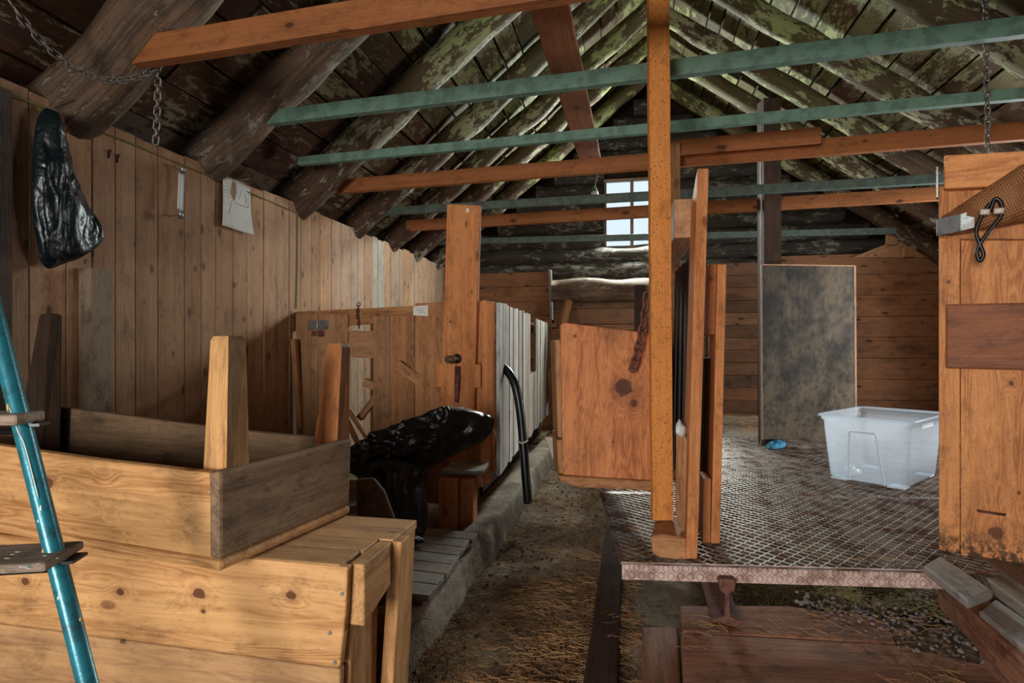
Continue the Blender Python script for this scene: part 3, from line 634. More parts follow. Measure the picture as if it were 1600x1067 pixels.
# pale planks inside the stall seen through the gaps
mb = MB(); x = -2.2
while x < -1.55: mb.board((x, 4.75, .15), (x, 4.75, 1.52), .11, .02, (0, 1, 0), U(.6, .9), U(.3, .9)); x += .113
mb.obj('inner_partition', W['white'], label='pale planks seen through the gap in the stall gate', cat='partition')
# tall plank nailed to the corner
tp = thing('tall_plank', 'tall wide orange plank fixed upright in front of the stall', 'plank', pf(725, 700)); tp.location.z = .5
q = [pf(706, 322), pf(756, 324), pf(745, 700), pf(693, 700)]; q = [p+fn*.03 for p in q]; q[2].z = .5; q[3].z = .5
# taper upward slightly closer like the real one
MB().prism(q, fn*.035, UP, .55).obj('plank_body', W['orange'], tp)
mb = MB(); fboard(mb, 740, 328, 329, 333, .066, .004) if False else mb.board(pf(738, 329)+fn*.066, pf(738, 335)+fn*.066, .02, .004, fn); mb.obj('label_chip', M['paper'], tp, bevel=0)
bt_ = MB(); bt_.ball(pf(711, 503)+fn*.067, .008, 8); bt_.obj('plank_bolt', M['rust'], tp, bevel=0)
for a in ((686, 697, 568, 604, .027), (742, 757, 569, 605, .042)): mb = MB(); fboard(mb, *a, .02, .6); mb.obj('packing_block', W['orange'], st)
# tap
tpp = thing('water_tap', 'brass pipe fitting with rusty drip sticking through the tall orange plank', 'tap', pf(720, 565)+fn*.07)
c = pf(722, 560)+fn*.065; e = c+fn*.10+V((-.02, 0, -.005))
mb = MB(); mb.tube([c-fn*.02, c+fn*.05], .017, 12); mb.tube([c+fn*.045, e], .024, 12)
for k in range(4): mb.tube([c.lerp(e, .5+k*.12), c.lerp(e, .54+k*.12)], .028, 12)
mb.obj('pipe_fitting', M['brass'], tpp, bevel=0)
MB().tube([c+fn*-.001, c+fn*.004], .034, 14).obj('hole_rim', M['hose'], tpp, bevel=0)
MB().tube([pf(724, 572)+fn*.074, pf(723, 600)+fn*.074, pf(722, 627)+fn*.073], [.022, .02, .014], 10, bumpy=.4, nscale=30).obj('drip_pipe', M['rust'], tpp, label='rusted down pipe', bevel=0)
# chain on the stall, label
c = pf(562, 476); links([c+fn*.01, pf(560, 492)+fn*.01, pf(563, 514)+fn*.01], .035, .02, .004, MB()).obj('short_chain', M['rust'], label='short dark chain hanging over the stall top rail', cat='chain', bevel=0)
q = [pf(649, 479), pf(672, 477), pf(672, 494), pf(649, 493)]
lb = MB().prism([p+fn*.024 for p in q], fn*.003, (1, 0, 0)).obj('paper_label', M['paper'], label='small white paper label on the stall top board', cat='label', bevel=0)
mb = MB()
for k, (xa, xb, yy) in enumerate(((654, 667, 483), (655, 666, 486), (657, 669, 489))): mb.tube([pf(xa, yy)+fn*.028, pf((xa+xb)/2, yy-.7)+fn*.028, pf(xb, yy)+fn*.028], .0012, 4)
mb.obj('faded_writing', M['ink'], lb, bevel=0)
# side partition: whitewashed vertical boards
sp = st
A = V((A1[0], A1[1], 0)); B = V((B1[0], B1[1], 0)); dd = (B-A).normalized(); sn = V((dd.y, -dd.x, 0)); L = (B-A).length
sl0 = (ps(824, 510)-A).xy.length; sl1 = (ps(834, 510)-A).xy.length; print('slot', sl0, sl1, L)
mb = MB(); d = .0; i = 0
while d < L-.08:
    w = U(.085, .135); a = A+dd*(d+.003); b = A+dd*(d+w-.003); zt = 1.60+U(-.01, .01); z0 = .43+U(-.015, .01)
    if sl0-.02 < d < sl1-.03: zt = 1.03+U(-.02, .02)
    if d >= sl1-.03: zt = 1.585
    mb.prism([V((a.x, a.y, z0)), V((b.x, b.y, z0)), V((b.x, b.y, zt)), V((a.x, a.y, zt))], sn*U(.02, .03), UP, U(.1, .75), random.choice((0, .1, .3, .5, .8))); d += w; i += 1
mb.obj('side_boards', W['white'], sp, label='whitewashed upright side boards')
mb = MB(); a = A+dd*.02-sn*.06; b = A+dd*(L-.05)-sn*.06
for z in (.55, 1.5): mb.board(a+UP*z, b+UP*z, .05, .09, UP, .3)
mb.obj('inner_rail', W['stall'], sp)
a = A+dd*2.1-sn*.1; MB().board(V((a.x, a.y, .2)), V((a.x, a.y, 1.6)), .12, .04, sn, .3).obj('inner_post', W['back'], sp)
a = A+dd*(L+.0); MB().board(V((a.x+.0, a.y, 1.56)), V((a.x+.14, a.y+.0, 1.56)), .04, .05, UP, .7).obj('peg', W['greywood'], sp)
# dark skirting boards below
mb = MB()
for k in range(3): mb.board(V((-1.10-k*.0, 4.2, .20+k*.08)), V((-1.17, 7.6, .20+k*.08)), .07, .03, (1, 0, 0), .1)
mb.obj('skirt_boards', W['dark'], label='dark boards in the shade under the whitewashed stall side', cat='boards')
# corner bench / support
bs = thing('corner_bench', 'small wooden ledge on stout posts at the corner of the stall', 'ledge', (-1.05, 3.42, .2))
MB().prism([PZ(688, 740, .52), PZ(756, 742, .52), PZ(766, 723, .52), PZ(716, 725, .52)], (0, 0, .022), (1, 0, 0), .6, .5).obj('ledge_top', W['greywood'], bs)
mb = MB(); a = PZ(690, 742, .50); b = PZ(752, 744, .50); mb.board(a+V((.0, .03, -.03)), b+V((0, .03, -.03)), .025, .085, UP, .5); mb.obj('apron', W['stall'], bs)
mb = MB(); a = PZ(706, 800, .35); 
for xx, t_, w in ((700, .55, .12), (729, .4, .08)):
    p = P(xx, 760, 3.44); mb.board(V((p.x, p.y+.05, .2)), V((p.x, p.y+.05, .50)), w, .1, (0, 1, 0), t_)
mb.obj('post', W['orange'], bs)
p = P(768, 740, 3.75); MB().board(V((p.x-.04, p.y, .40)), V((p.x-.04, p.y, .75)), .08, .03, (1, -.3, 0), .6).obj('bracket', W['orange'], bs)

# wooden step
ws = thing('plank_step', 'low step of short grey planks between the stall and the curb', 'step', (-1.0, 2.7, .15))
mb = MB(); n = 7
for k in range(n):
    y0 = 2.27+k*.118; x1 = -.83+U(-.015, .012); mb.prism([(-1.42, y0+.05, .235), (x1, y0, .235), (x1, y0+.112, .235), (-1.42, y0+.162, .235)], (0, 0, .028), (1, 0, 0), U(.3, .65), U(.1, .5))
mb.obj('step_plank', W['greywood'], ws, kind='stuff'); ws.children[0]['kind'] = 'stuff'; del ws.children[0]['kind']
mb = MB(); mb.board((-1.35, 2.36, .19), (-.85, 2.31, .19), .05, .09, UP, .5); mb.obj('bearer', W['redplank'], ws)
mb = MB(); mb.board((-1.0, 2.3, .17), (-1.0, 3.08, .17), .06, .13, UP, .2); mb.obj('bearer', W['redplank'], ws)
# leaning slab behind crate
sl_ = [P(556, 750, 2.35), P(583, 748, 2.33), P(600, 768, 2.3), P(628, 845, 2.22), P(642, 880, 2.18), P(638, 905, 2.15), P(626, 922, 2.14), P(612, 925, 2.14), P(560, 925, 2.2)]
MB().prism(sl_, V((-.01, .035, 0)), UP, .3).obj('leaning_slab', M['stone'], label='rounded brown slab leaning behind the lower crate', cat='slab', bevel=.008)
MB().prism([P(605, 905, 2.1), P(620, 940, 2.07), P(622, 965, 2.05), P(600, 985, 2.05), P(585, 930, 2.1)], V((0, .04, 0)), UP, .3).obj('stone_chunk', M['stone'], label='small brown chunk at the foot of the crate', cat='stone', bevel=.01)

# ================================================================== CRATES
lc = thing('lower_crate', 'large pale pine crate turned on its side under the trough', 'crate', (-1.4, 1.6, .1))
zt = .725
def PLN(x, y): return PZ(x, y, zt)
fr = (-.713, 1.385); fl_ = (-2.45, 1.38)
mb = MB(); mb.prism([(-2.45, 1.385, .47), (-.745, 1.385, .455), (-.728, 1.385, .60), (-.722, 1.385, .722), (-2.45, 1.385, .735)], (0, .028, 0), (1, 0, 0), .75, 0)
mb.prism([(-2.45, 1.388, .10), (-.76, 1.388, .10), (-.745, 1.388, .452), (-2.45, 1.388, .467)], (0, .028, 0), (1, 0, 0), .35, .1)
mb.obj('front_board', W['crate'], lc, bevel=.006)
mb = MB()
for k, (y0, y1, xr) in enumerate(((1.39, 1.50, -.745), (1.503, 1.60, -.735), (1.604, 1.80, -.69))): mb.prism([(-2.45, y0, .725), (xr, y0, .725), (xr, y1, .725), (-2.45, y1, .725)], (0, 0, -.028), (1, 0, 0), .45+.1*k, .15)
mb.obj('top_board', W['crate'], lc, bevel=.004)
mb = MB(); mb.prism([(-.735, 1.415, .72), (-.735, 1.60, .72), (-.735, 1.60, .60), (-.735, 1.415, .555)], (.045, 0, 0), (0, 1, 0), .55); mb.obj('cleat', W['crate'], lc, bevel=.006)
mb = MB(); mb.prism([(-.742, 1.60, .10), (-.742, 1.66, .10), (-.700, 1.66, .72), (-.700, 1.60, .72)], (.04, 0, 0), UP, .75); mb.prism([(-.75, 1.67, .10), (-.75, 1.80, .10), (-.72, 1.80, .695), (-.72, 1.67, .695)], (.025, 0, 0), UP, .6)
mb.prism([(-.765, 1.43, .10), (-.765, 1.60, .10), (-.755, 1.60, .55), (-.755, 1.43, .55)], (.02, 0, 0), UP, .35); mb.obj('end_batten', W['crate'], lc, bevel=.004)
MB().prism([(-2.45, 1.78, .1), (-.75, 1.78, .1), (-.74, 1.78, .697), (-2.45, 1.78, .697)], (0, .025, 0), (1, 0, 0), .4).obj('back_board', W['crate'], lc)
for (x, y) in ((534, 928), (515, 989), (523, 1035)): c = PY(x, y, 1.383); MB().tube([c+V((0, .004, 0)), c-V((0, .002, 0))], .005, 8).obj('screw_head', M['zinc'], lc, bevel=0)
# trough turned upside with legs
tr = thing('legged_trough', 'worn wooden trough with four tapering legs sticking up, on top of the pine crate', 'trough', (-1.6, 1.65, .725))
Ao = V((-1.012, 1.272, 0)); u = V((-.99, .147, 0)).normalized(); v = V((.147, .99, 0)).normalized(); LU, LV = 1.52, .545
def tp_(a, b, z): return Ao+u*a+v*b+UP*z
B0 = .728
mb = MB(); mb.prism([tp_(-.0, 0, B0), tp_(LU, 0, B0), tp_(LU, LV, B0), tp_(0, LV, B0)], (0, 0, .030), u, .6); mb.obj('trough_floor', W['crate'], tr, bevel=.012)
z1 = .757; ztop = .982
mb = MB(); mb.prism([tp_(.03, .008, z1), tp_(LU-.02, .008, z1), tp_(LU-.02, .0, ztop+.01), tp_(LU*.6, 0, ztop+.015), tp_(.45, 0, ztop), tp_(.035, 0, ztop-.005)], v*.03, u, .7); mb.obj('long_side', W['crate'], tr, bevel=.006)
mb = MB(); mb.prism([tp_(.03, LV-.04, z1), tp_(LU-.02, LV-.04, z1), tp_(LU-.02, LV-.03, 1.045), tp_(.45, LV-.03, ztop+.01), tp_(.03, LV-.03, ztop)], v*.028, u, .25); mb.obj('long_side', W['crate_grey'], tr, bevel=.006)
mb = MB(); mb.prism([tp_(.005, 0.004, z1), tp_(.005, LV, z1), tp_(-.0, LV+.005, ztop-.0), tp_(-.0, -.002, ztop)], u*.036, v, .75, .0); mb.obj('end_board', W['crate_grey'], tr, bevel=.010)
mb = MB(); mb.prism([tp_(LU-.03, 0, z1), tp_(LU-.03, LV, z1), tp_(LU-.03, LV, 1.045), tp_(LU-.03, 0, ztop)], u*.03, v, .3); mb.obj('end_board', W['crate_grey'], tr, bevel=.008)
def leg(px, yt, D0, wb, wt, zb, lean, tone, label=None, mat='crate', rt=None):
    """px: (left, mid, right) at the base and at the top"""
    (l0, m0, r0), (l1, m1, r1) = px
    b = [P(l0, 700, D0+.05), P(m0, 700, D0), P(r0, 700, D0+.055)]; t = [P(l1, yt, D0+.05), P(m1, yt, D0), P(r1, yt, D0+.045)]
    for q in b: q.z = zb
    ztp = P(m1, yt, D0).z
    for q in t: q.z = ztp
    b.append(b[0]+b[2]-b[1]); t.append(t[0]+t[2]-t[1]); ctr = sum(t, V((0, 0, 0)))/4; t2 = [q.lerp(ctr, .16)+UP*.012 for q in t]
    vs = b+t+t2; off = V((U(-20, 20), U(-5, 5), 0)); gs = [V((q.z, q.x, q.y))+off for q in vs]
    fs = [(0, 3, 2, 1)]
    for a in (0, 4): fs += [(a+k, a+(k+1) % 4, a+4+(k+1) % 4, a+4+k) for k in range(4)]
    fs.append((8, 9, 10, 11))
    m = MB(); m.add(vs, fs, gs, tone, 0)
    if rt is not None:  # shade on the right face painted in as a darker tone
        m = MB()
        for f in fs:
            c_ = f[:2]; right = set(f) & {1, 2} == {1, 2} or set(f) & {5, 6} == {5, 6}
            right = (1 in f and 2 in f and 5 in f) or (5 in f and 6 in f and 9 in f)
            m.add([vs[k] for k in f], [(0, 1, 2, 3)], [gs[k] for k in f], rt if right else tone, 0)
    o = m.obj('leg', W[mat], tr, bevel=.008 if rt is None else 0); 
    if label: o['label'] = label
leg(((311, 352, 394), (329, 357, 384)), 532, 1.50, 0, 0, .757, 0, .65, 'pale worn leg with shade painted on one side', rt=-.45)
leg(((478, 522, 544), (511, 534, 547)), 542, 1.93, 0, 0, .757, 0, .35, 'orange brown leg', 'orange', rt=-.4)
leg(((14, 58, 96), (60, 76, 98)), 494, 2.30, 0, 0, .757, 0, .05, 'dark leg', 'dark')
leg(((-300, -265, -235), (-285, -262, -240)), 500, 1.75, 0, 0, .757, 0, .5)
# stud on the left wall
a = PX(142, 500, WX+.08); MB().prism([(WX+.006, a.y, .2), (WX+.08, a.y, .2), (WX+.08, a.y, P(142, 430, 3.1).z), (WX+.006, a.y, P(142, 430, 3.1).z)], (0, .125, 0), UP, .4, .2).obj('wall_stud', W['crate_grey'], label='short thick upright timber fixed to the left wall behind the trough', cat='post')
# stick in the corner
c = PX(462, 560, WX+.08); MB().board(PX(459, 530, WX+.06), PX(470, 668, WX+.08)+V((0, 0, 0)), .04, .04, (1, 0, 0), .5, 0, wob=.003).obj('corner_stick', W['stall'], label='thin stick leaning in the corner of wall and stall', cat='stick')

# ================================================================== LADDER
ld = thing('step_ladder', 'teal painted tubular step ladder with paint-spattered wooden treads', 'ladder', P(140, 1080, 1.05)); ld.location.z = .13
top = P(-22, 440, 1.22); bot = P(137, 1067, 1.12); dr = (bot-top).normalized(); bot2 = top+dr*((top.z-.14)/-dr.z)
MB().tube([top-dr*.25, bot2], .0175, 18).obj('rail', M['ladder'], ld, bevel=0)
sd = V((-.93, -.36, 0)).normalized()*.40
MB().tube([top-dr*.25+sd, bot2+sd], .0175, 18).obj('rail', M['ladder'], ld, bevel=0)
def tread(x, y, dep, th, w, tn, nm='tread'):
    t_ = (P(x, y, 1.18)-top).dot(dr); c = top+dr*t_; bk = V((-.36*-1, .93, 0)); bk = V((-sd.y, sd.x, 0)).normalized()
    if bk.y < 0: bk = -bk
    z = c.z; o_ = c-sd.normalized()*.022
    q = [o_-bk*dep*.55, o_+bk*dep*.45, o_+sd*1.1+bk*dep*.45, o_+sd*1.1-bk*dep*.55]
    for k in q: k.z = z
    MB().prism(q, (0, 0, th), sd, tn, .12).obj(nm, W['greywood'], ld, bevel=.006)
    m = MB(); m.board(o_-bk*dep*.1+UP*-.004, o_+bk*dep*.3+UP*-.004, .03, .006, UP); m.tube([V((c.x, c.y, z-.018)), V((c.x+sd.x, c.y+sd.y, z-.018))], .008, 8); m.obj('bracket', M['hose'], ld, bevel=0)
tread(63, 884, .13, .018, .3, .6); tread(12, 668, .09, .022, .3, 1.1)
for (x, y, r) in ((40, 884, .008), (46, 887, .005), (12, 872, .004), (20, 866, .003), (70, 868, .003), (8, 893, .004), (60, 880, .003), (28, 862, .004), (90, 872, .0025)):
    c = PZ(x, y, .8995); MB().ball(c, r, 10, (1.4, .9, .12), bumpy=.5).obj('paint_spot', M['paint_white'], ld, bevel=0)
for k in range(16):
    t_ = U(.05, 1.3); c = top+dr*t_; a_ = U(0, 6.28); e = V((math.cos(a_), math.sin(a_), 0)); e = (e-dr*e.dot(dr)).normalized()
    if e.y > .2: e.y = -e.y
    m = MB(); m.ball(c+e*.0162, U(.0018, .0038), 8, (1, 1, U(1, 3)), bumpy=.6); m.obj('paint_spot', M['paint_ochre' if k % 2 else 'paint_white'], ld, bevel=0)
rope([top+dr*.28+V((.002, -.0175, 0)), top+dr*.33+V((.008, -.0165, 0)), top+dr*.36+V((.012, -.014, 0)), top+dr*.43+V((.013, -.014, 0)), top+dr*.47+V((.013, -.014, 0))], .0012, 5, 6).obj('paint_drip', M['paint_white'], ld, bevel=0)

# ================================================================== BAGS
m = MB(); hb = [(66, 172), (74, 168), (82, 178), (92, 205), (112, 262), (138, 320), (152, 358), (148, 384), (128, 402), (100, 412), (76, 420), (62, 405), (58, 380), (50, 330), (50, 270), (53, 215), (58, 186)]
blob(m, [PX(x, y, WX+.05) for x, y in hb], (1, -.1, 0), .055, .045, 14, 110, .3, 1.3, (1, 1.4, .45)); m.obj('hanging_bag', M['bluebag'], label='dark green plastic bag hanging from a nail on the left wall', cat='plastic bag', bevel=0)
a = PX(76, 166, WX+.02); MB().tube([a, a+V((.09, .03, .04))], .003, 6).obj('bag_nail', M['rust'], label='nail holding the dark green plastic bag', cat='nail', bevel=0)
m = MB(); bd = [(566, 694), (584, 684), (620, 668), (655, 654), (690, 641), (718, 636), (745, 642), (768, 651), (773, 662), (764, 680), (745, 696), (716, 708), (688, 722), (664, 733), (636, 738), (600, 735), (566, 744), (552, 730)]
blob(m, [P(x, y, 3.12+(x-560)*.0012) for x, y in bd], (-.35, -1, .25), .12, .08, 16, 130, .5, 4.2, (1, 1, 1.6))
bd = [(560, 728), (600, 715), (650, 722), (672, 735), (664, 760), (668, 800), (662, 836), (640, 846), (622, 828), (612, 795), (600, 765), (580, 748)]
blob(m, [P(x, y, 3.05) for x, y in bd], (-.3, -1, .1), .09, .07, 16, 120, .5, 8.1, (1.3, 1, .5))
bd = [(612, 832), (630, 825), (655, 838), (664, 847), (640, 850), (618, 845)]
blob(m, [P(x, y, 2.98) for x, y in bd], (-.3, -1, .4), .05, .03, 8, 60, .5, 2.1)
m.obj('bin_bag', M['bag'], label='crumpled black bin bag slumped over the ledge in front of the stall', cat='plastic bag', bevel=0)
m = MB(); a = P(612, 740, 2.9)
# hose
rope([P(776, 569, 4.2), P(785, 573, 4.1), P(796, 584, 4.04), P(806, 606, 4.0), P(813, 645, 3.98), P(818, 700, 3.94), P(822, 750, 3.91), P(825, 786, 3.89)], .030, 8, 14).obj('water_hose', M['hose'], label='thick black hose curving out of the whitewashed stall side', cat='hose', bevel=0)
MB().tube([P(809, 689, 3.93), P(816, 693, 3.90), P(825, 688, 3.92)], .006, 8).obj('hose_tie', M['whiteplastic'], label='white tie around the black hose', cat='tie', bevel=0)

# ================================================================== WALL ITEMS (left)
th = thing('thermometer', 'long glass thermometer on wire brackets on the pine wall', 'thermometer', PX(281, 340, WX+.05))
a, b = PX(283, 267, WX+.07), PX(280, 336, WX+.07)
MB().board(a.lerp(b, .06), a.lerp(b, .86), .026, .006, (1, 0, 0)).obj('scale', M['paper'], th, bevel=0)
MB().tube([a+V((.012, 0, 0)), b+V((.012, 0, 0))], .011, 12).obj('glass_tube', M['tub'], th, bevel=0)
for p in (a, b): MB().tube([p+V((.012, 0, -.02)), p+V((.012, 0, .02))], .0145, 12).obj('end_cap', M['zinc'], th, bevel=0)
m = MB()
for k in range(18): c = a.lerp(b, .1+k*.042)+V((.0045, 0, 0)); m.board(c+V((0, -.011, 0)), c+V((0, -.003 if k % 3 else .004, 0)), .002, .001, (1, 0, 0))
m.obj('tick_marks', M['ink'], th, bevel=0)
for p, (x, y) in ((a, (258, 256)), (b, (257, 335))): MB().tube([PX(x, y, WX+.005), PX(x+8, y+3, WX+.03), p], .003, 6).obj('wire_bracket', M['rust'], th, bevel=0)
pp = MB(); q = [(348, 275), (393, 294), (392, 367), (345, 352)]; n_ = 14; vs = []; fs = []
for j in range(n_+1):
    for i in range(n_+1):
        s_, t_ = i/n_, j/n_; p = (PX(*q[0], WX+.02)*(1-s_)+PX(*q[1], WX+.02)*s_)*(1-t_)+(PX(*q[3], WX+.02)*(1-s_)+PX(*q[2], WX+.02)*s_)*t_
        vs.append(p+V((.012*math.sin(s_*4+t_*2)+.03*t_*t_*(s_), 0, 0)))
fs = [(j*(n_+1)+i, (j+1)*(n_+1)+i, (j+1)*(n_+1)+i+1, j*(n_+1)+i+1) for j in range(n_) for i in range(n_)]
pp.add(vs, fs, vs, .5, 0, True); po = pp.obj('pinned_note', M['paper'], label='curling white note pinned to the left wall right of the thermometer', cat='paper note', bevel=0)
so = po.modifiers.new('s', 'SOLIDIFY'); so.thickness = .0012; so.offset = 0
def pq(s_, t_, o=.003):
    p = (PX(*q[0], WX+.02)*(1-s_)+PX(*q[1], WX+.02)*s_)*(1-t_)+(PX(*q[3], WX+.02)*(1-s_)+PX(*q[2], WX+.02)*s_)*t_
    return p+V((.012*math.sin(s_*4+t_*2)+.03*t_*t_*s_+o, 0, 0))
MB().prism([pq(.27, .03), pq(.38, .05), pq(.40, .28), pq(.34, .44), pq(.22, .30)], (.001, 0, 0), UP).obj('brown_patch', M['tan'], po, bevel=0)
m = MB()
for pts in ([(.36, .46), (.92, .44)], [(.92, .1), (.92, .44)], [(.62, .12), (.58, .2), (.56, .3), (.5, .36)], [(.75, .18), (.83, .28), (.82, .38)], [(.25, .45), (.22, .6), (.18, .72)]):
    m.tube([pq(*p) for p in pts], .0012, 4)
for k in range(5): m.tube([pq(.05, .12+k*.07), pq(.14, .11+k*.07), pq(.2, .13+k*.07)], .0008, 4)
m.obj('pencil_lines', M['ink'], po, bevel=0)
a = PX(372, 283, WX+.03); MB().tube([a, a+V((.05, .05, .03))], .002, 6).obj('pin', M['zinc'], po, bevel=0)
# cord along the wall top, then down
m = MB(); wx = WX+.012
rope([PX(-5, 142, wx), PX(60, 165, wx), PX(130, 196, wx), PX(200, 222, wx), PX(270, 251, wx), PX(345, 282, wx), PX(395, 303, wx), PX(440, 322, wx), PX(463, 333, wx), PX(465, 340, wx), PX(465, 400, wx), PX(464, 450, wx), PX(463, 482, wx)], .005, 6, 6).obj('olive_cord', M['yellowcord'], label='thin olive cord running along the top of the left wall and down to the stall', cat='cord', bevel=0)
# chain swag
ce = PX(247, 103, -2.3)
m = MB(); cps = [P(6, -12, 2.25), P(35, 30, 2.3), P(75, 75, 2.38), P(115, 104, 2.46), P(150, 121, 2.54), P(185, 126, 2.62), P(220, 118, 2.7), P(246, 104, 2.78)]
links(cps, .048, .026, .0042, m); e = P(246, 104, 2.78)
links([e, P(246, 150, 2.80), P(245, 190, 2.82), P(243, 225, 2.84)], .048, .026, .0042, m); m.obj('hanging_chain', M['chain'], label='thin steel chain swagged under the roof and hanging down at the left wall', cat='chain', bevel=0)
rope([e+V((0, 0, .02)), P(250, 85, 2.76), P(262, 60, 2.74), P(266, 40, 2.74)], .002, 5, 5).obj('red_thread', M['red'], label='thin red thread holding the chain to the orange beam', cat='thread', bevel=0)
# hooks on the wall boards
for (x, y, w_) in ((170, 238, 'left'), (183, 245, 'right')):
    a = PX(x, y, WX+.006); m = MB(); m.tube([a+V((0, 0, -.03)), a+V((.006, 0, 0)), a+V((.012, .0, .012))], .006, 6); m.obj('wall_hook', M['rust'], label=f'{w_} one of two small dark iron hooks on the upper left wall', cat='hook', group='iron wall hooks', bevel=0)
# right hanging chain in front of the right roof
m = MB(); links([P(1540, -10, 2.7), P(1541, 90, 2.7), P(1543, 180, 2.7), P(1543, 232, 2.7)], .045, .022, .004, m); m.obj('hanging_chain', M['chain'], label='thin dark chain hanging straight down to the right gate panel', cat='chain', bevel=0)
# bulb
bl = thing('light_bulb', 'bare light bulb hanging left of the gable window', 'light bulb', P(928, 303, 6.3))
c = P(929, 304, 6.3); MB().ball(c, .042, 16, (1, 1, 1.1)).obj('glass_bulb', M['lamp'], bl, bevel=0)
MB().tube([c+UP*.035, c+UP*.085], [.03, .018], 12).obj('socket', M['greenpaint'], bl, bevel=0)
rope([c+UP*.08, P(932, 280, 6.3), P(937, 262, 6.3)], .004, 4, 6).obj('cable', M['web'], bl, bevel=0)

# ================================================================== RIGHT GATE PANEL
Q0, Q1 = (1.349, 2.90), (1.61, 2.78); pr = lambda x, y: PP(x, y, Q0, Q1)
rn = V((Q1[1]-Q0[1], -(Q1[0]-Q0[0]), 0)).normalized(); rn = rn if rn.y < 0 else -rn; ru = V((Q1[0]-Q0[0], Q1[1]-Q0[1], 0)).normalized()
rg = thing('gate_panel', 'tall orange board gate panel at the right picture edge', 'gate', (1.45, 2.85, .4))
def rb(mb, x0, x1, y0, y1, out=0, th=.03, tone=None, z0=None, grain=UP, y0b=None, y1b=None):
    q = [pr(x0, y0), pr(x1, y0 if y0b is None else y0b), pr(x1, y1 if y1b is None else y1b), pr(x0, y1)]
    if z0 is not None: q[2].z = z0; q[3].z = z0
    return mb.prism([p+rn*out for p in q], rn*th, grain, tone)
mb = MB(); rb(mb, 1467, 1500, 372, 0, -.03, .03, .6, .385); mb.obj('upright_board', W['rightpanel'], rg, bevel=.004)
mb = MB(); rb(mb, 1501, 1700, 375, 0, -.03, .028, .65, .36); mb.obj('upright_board', W['rightpanel'], rg, bevel=.004)
mb = MB(); rb(mb, 1467, 1481, 290, 372, -.04, .03, .5); rb(mb, 1481, 1700, 290, 372, -.05, .03, .4); mb.obj('upper_board', W['rightpanel'], rg)
rb(MB(), 1475, 1700, 246, 298, -.06, .10, .8, None, ru, 234, 287).obj('head_beam', W['rightpanel'], rg, bevel=.006)
mb = MB(); rb(mb, 1463, 1466, 262, 310, -.03, .05); mb.obj('metal_edge', M['zinc'], rg, label='galvanised edge strip', bevel=.001)
# tapering horizontal log wrapped in woven cloth
a = pr(1478, 355); b = pr(1700, 270); mb = MB(); mb.tube([a.lerp(b, k/16)+rn*(.02+.03*k/16) for k in range(17)], [.045+.075*min(1, k/10) for k in range(17)], 24, bumpy=.08, flat=1.)
mb.obj('wrapped_pole', M['burlap'], rg, label='pole wrapped in shiny woven cloth', bevel=0)
rb(MB(), 1478, 1700, 476, 575, .0, .03, .4, None, ru, 472, 580).obj('cross_board', W['stainboard'], rg, bevel=.006)
q = [pr(1463, 346)+rn*.055, pr(1500, 340)+rn*.085, pr(1521, 334)+rn*.09, pr(1521, 361)+rn*.09, pr(1500, 366)+rn*.085, pr(1463, 372)+rn*.055]
mb = MB(); mb.prism([q[0], q[1], q[4], q[5]], rn*.003, ru); mb.prism([q[1], q[2], q[3], q[4]], rn*.003, ru); mb.obj('metal_strap', M['zinc'], rg, label='bent galvanised strap', bevel=.001)
mb = MB(); mb.tube([pr(1528, 797), pr(1528, 797)+rn*.02, pr(1570, 803)+rn*.02, pr(1570, 803)], .0045, 8); mb.obj('staple', M['rust'], rg, label='rusty iron staple', bevel=0)
mb = MB(); mb.ball(pr(1553, 829)+rn*.002, .03, 14, (1, .12, 1)); 
# bungee loop
o_ = rn*.15
lp = thing('bungee_loop', 'black elastic loop with two cream clips hanging on the right gate panel', 'elastic loop', pr(1530, 410)+o_)
rope([pr(1543, 340)+o_, pr(1550, 322)+o_, pr(1559, 328)+o_, pr(1560, 345)+o_, pr(1548, 362)+o_, pr(1530, 385)+o_, pr(1523, 402)+o_, pr(1528, 414)+o_, pr(1533, 404)+o_, pr(1527, 388)+o_, pr(1522, 370)+o_, pr(1530, 348)+o_, pr(1543, 328)+o_], .0075, 8, 10).obj('cord', M['hose'], lp, bevel=0)
mb = MB(); mb.tube([pr(1528, 342)+o_*1.06, pr(1542, 342)+o_*1.06], .0125, 12); mb.obj('clip', M['whiteplastic'], lp, bevel=0)
mb = MB(); mb.tube([pr(1548, 341)+o_*1.06, pr(1563, 340)+o_*1.06], .0125, 12); mb.obj('clip', M['whiteplastic'], lp, bevel=0)
# sill timbers on the lower right
def slab(pts, z, th, name, mat, label, tone=.5, grey=0., grain=None, bevel=.008, cat='timber'):
    q = [PZ(x, y, z) for x, y in pts]; gr_ = grain or (q[2]-q[1]); return MB().prism(q, (0, 0, -th), gr_, tone, grey).obj(name, mat, label=label, cat=cat, bevel=bevel)
slab([(1470, 867), (1443, 883), (1512, 938), (1552, 922)], .405, .035, 'sill_plank', W['greywood'], 'short grey plank offcut lying at the corner of the grating', .6, .5)
slab([(1484, 862), (1522, 866), (1680, 965), (1680, 1005)], .37, .05, 'sill_plank', W['greywood'], 'long grey sill plank running out right below the gate panel', .45, .25)
slab([(1530, 868), (1640, 880), (1700, 960), (1680, 975)], .39, .05, 'sill_plank', W['greywood'], 'mouldy sill plank tight against the foot of the gate panel', .3, .1)
slab([(1556, 935), (1530, 953), (1660, 1062), (1690, 1025)], .33, .05, 'sill_plank', W['greywood'], 'worn blue grey lower sill board in the right corner', .7, .8)
slab([(1466, 905), (1470, 880), (1640, 1010), (1610, 1045)], .31, .12, 'sill_beam', W['redplank'], 'rotten red brown beam under the sill planks', .5, .0)
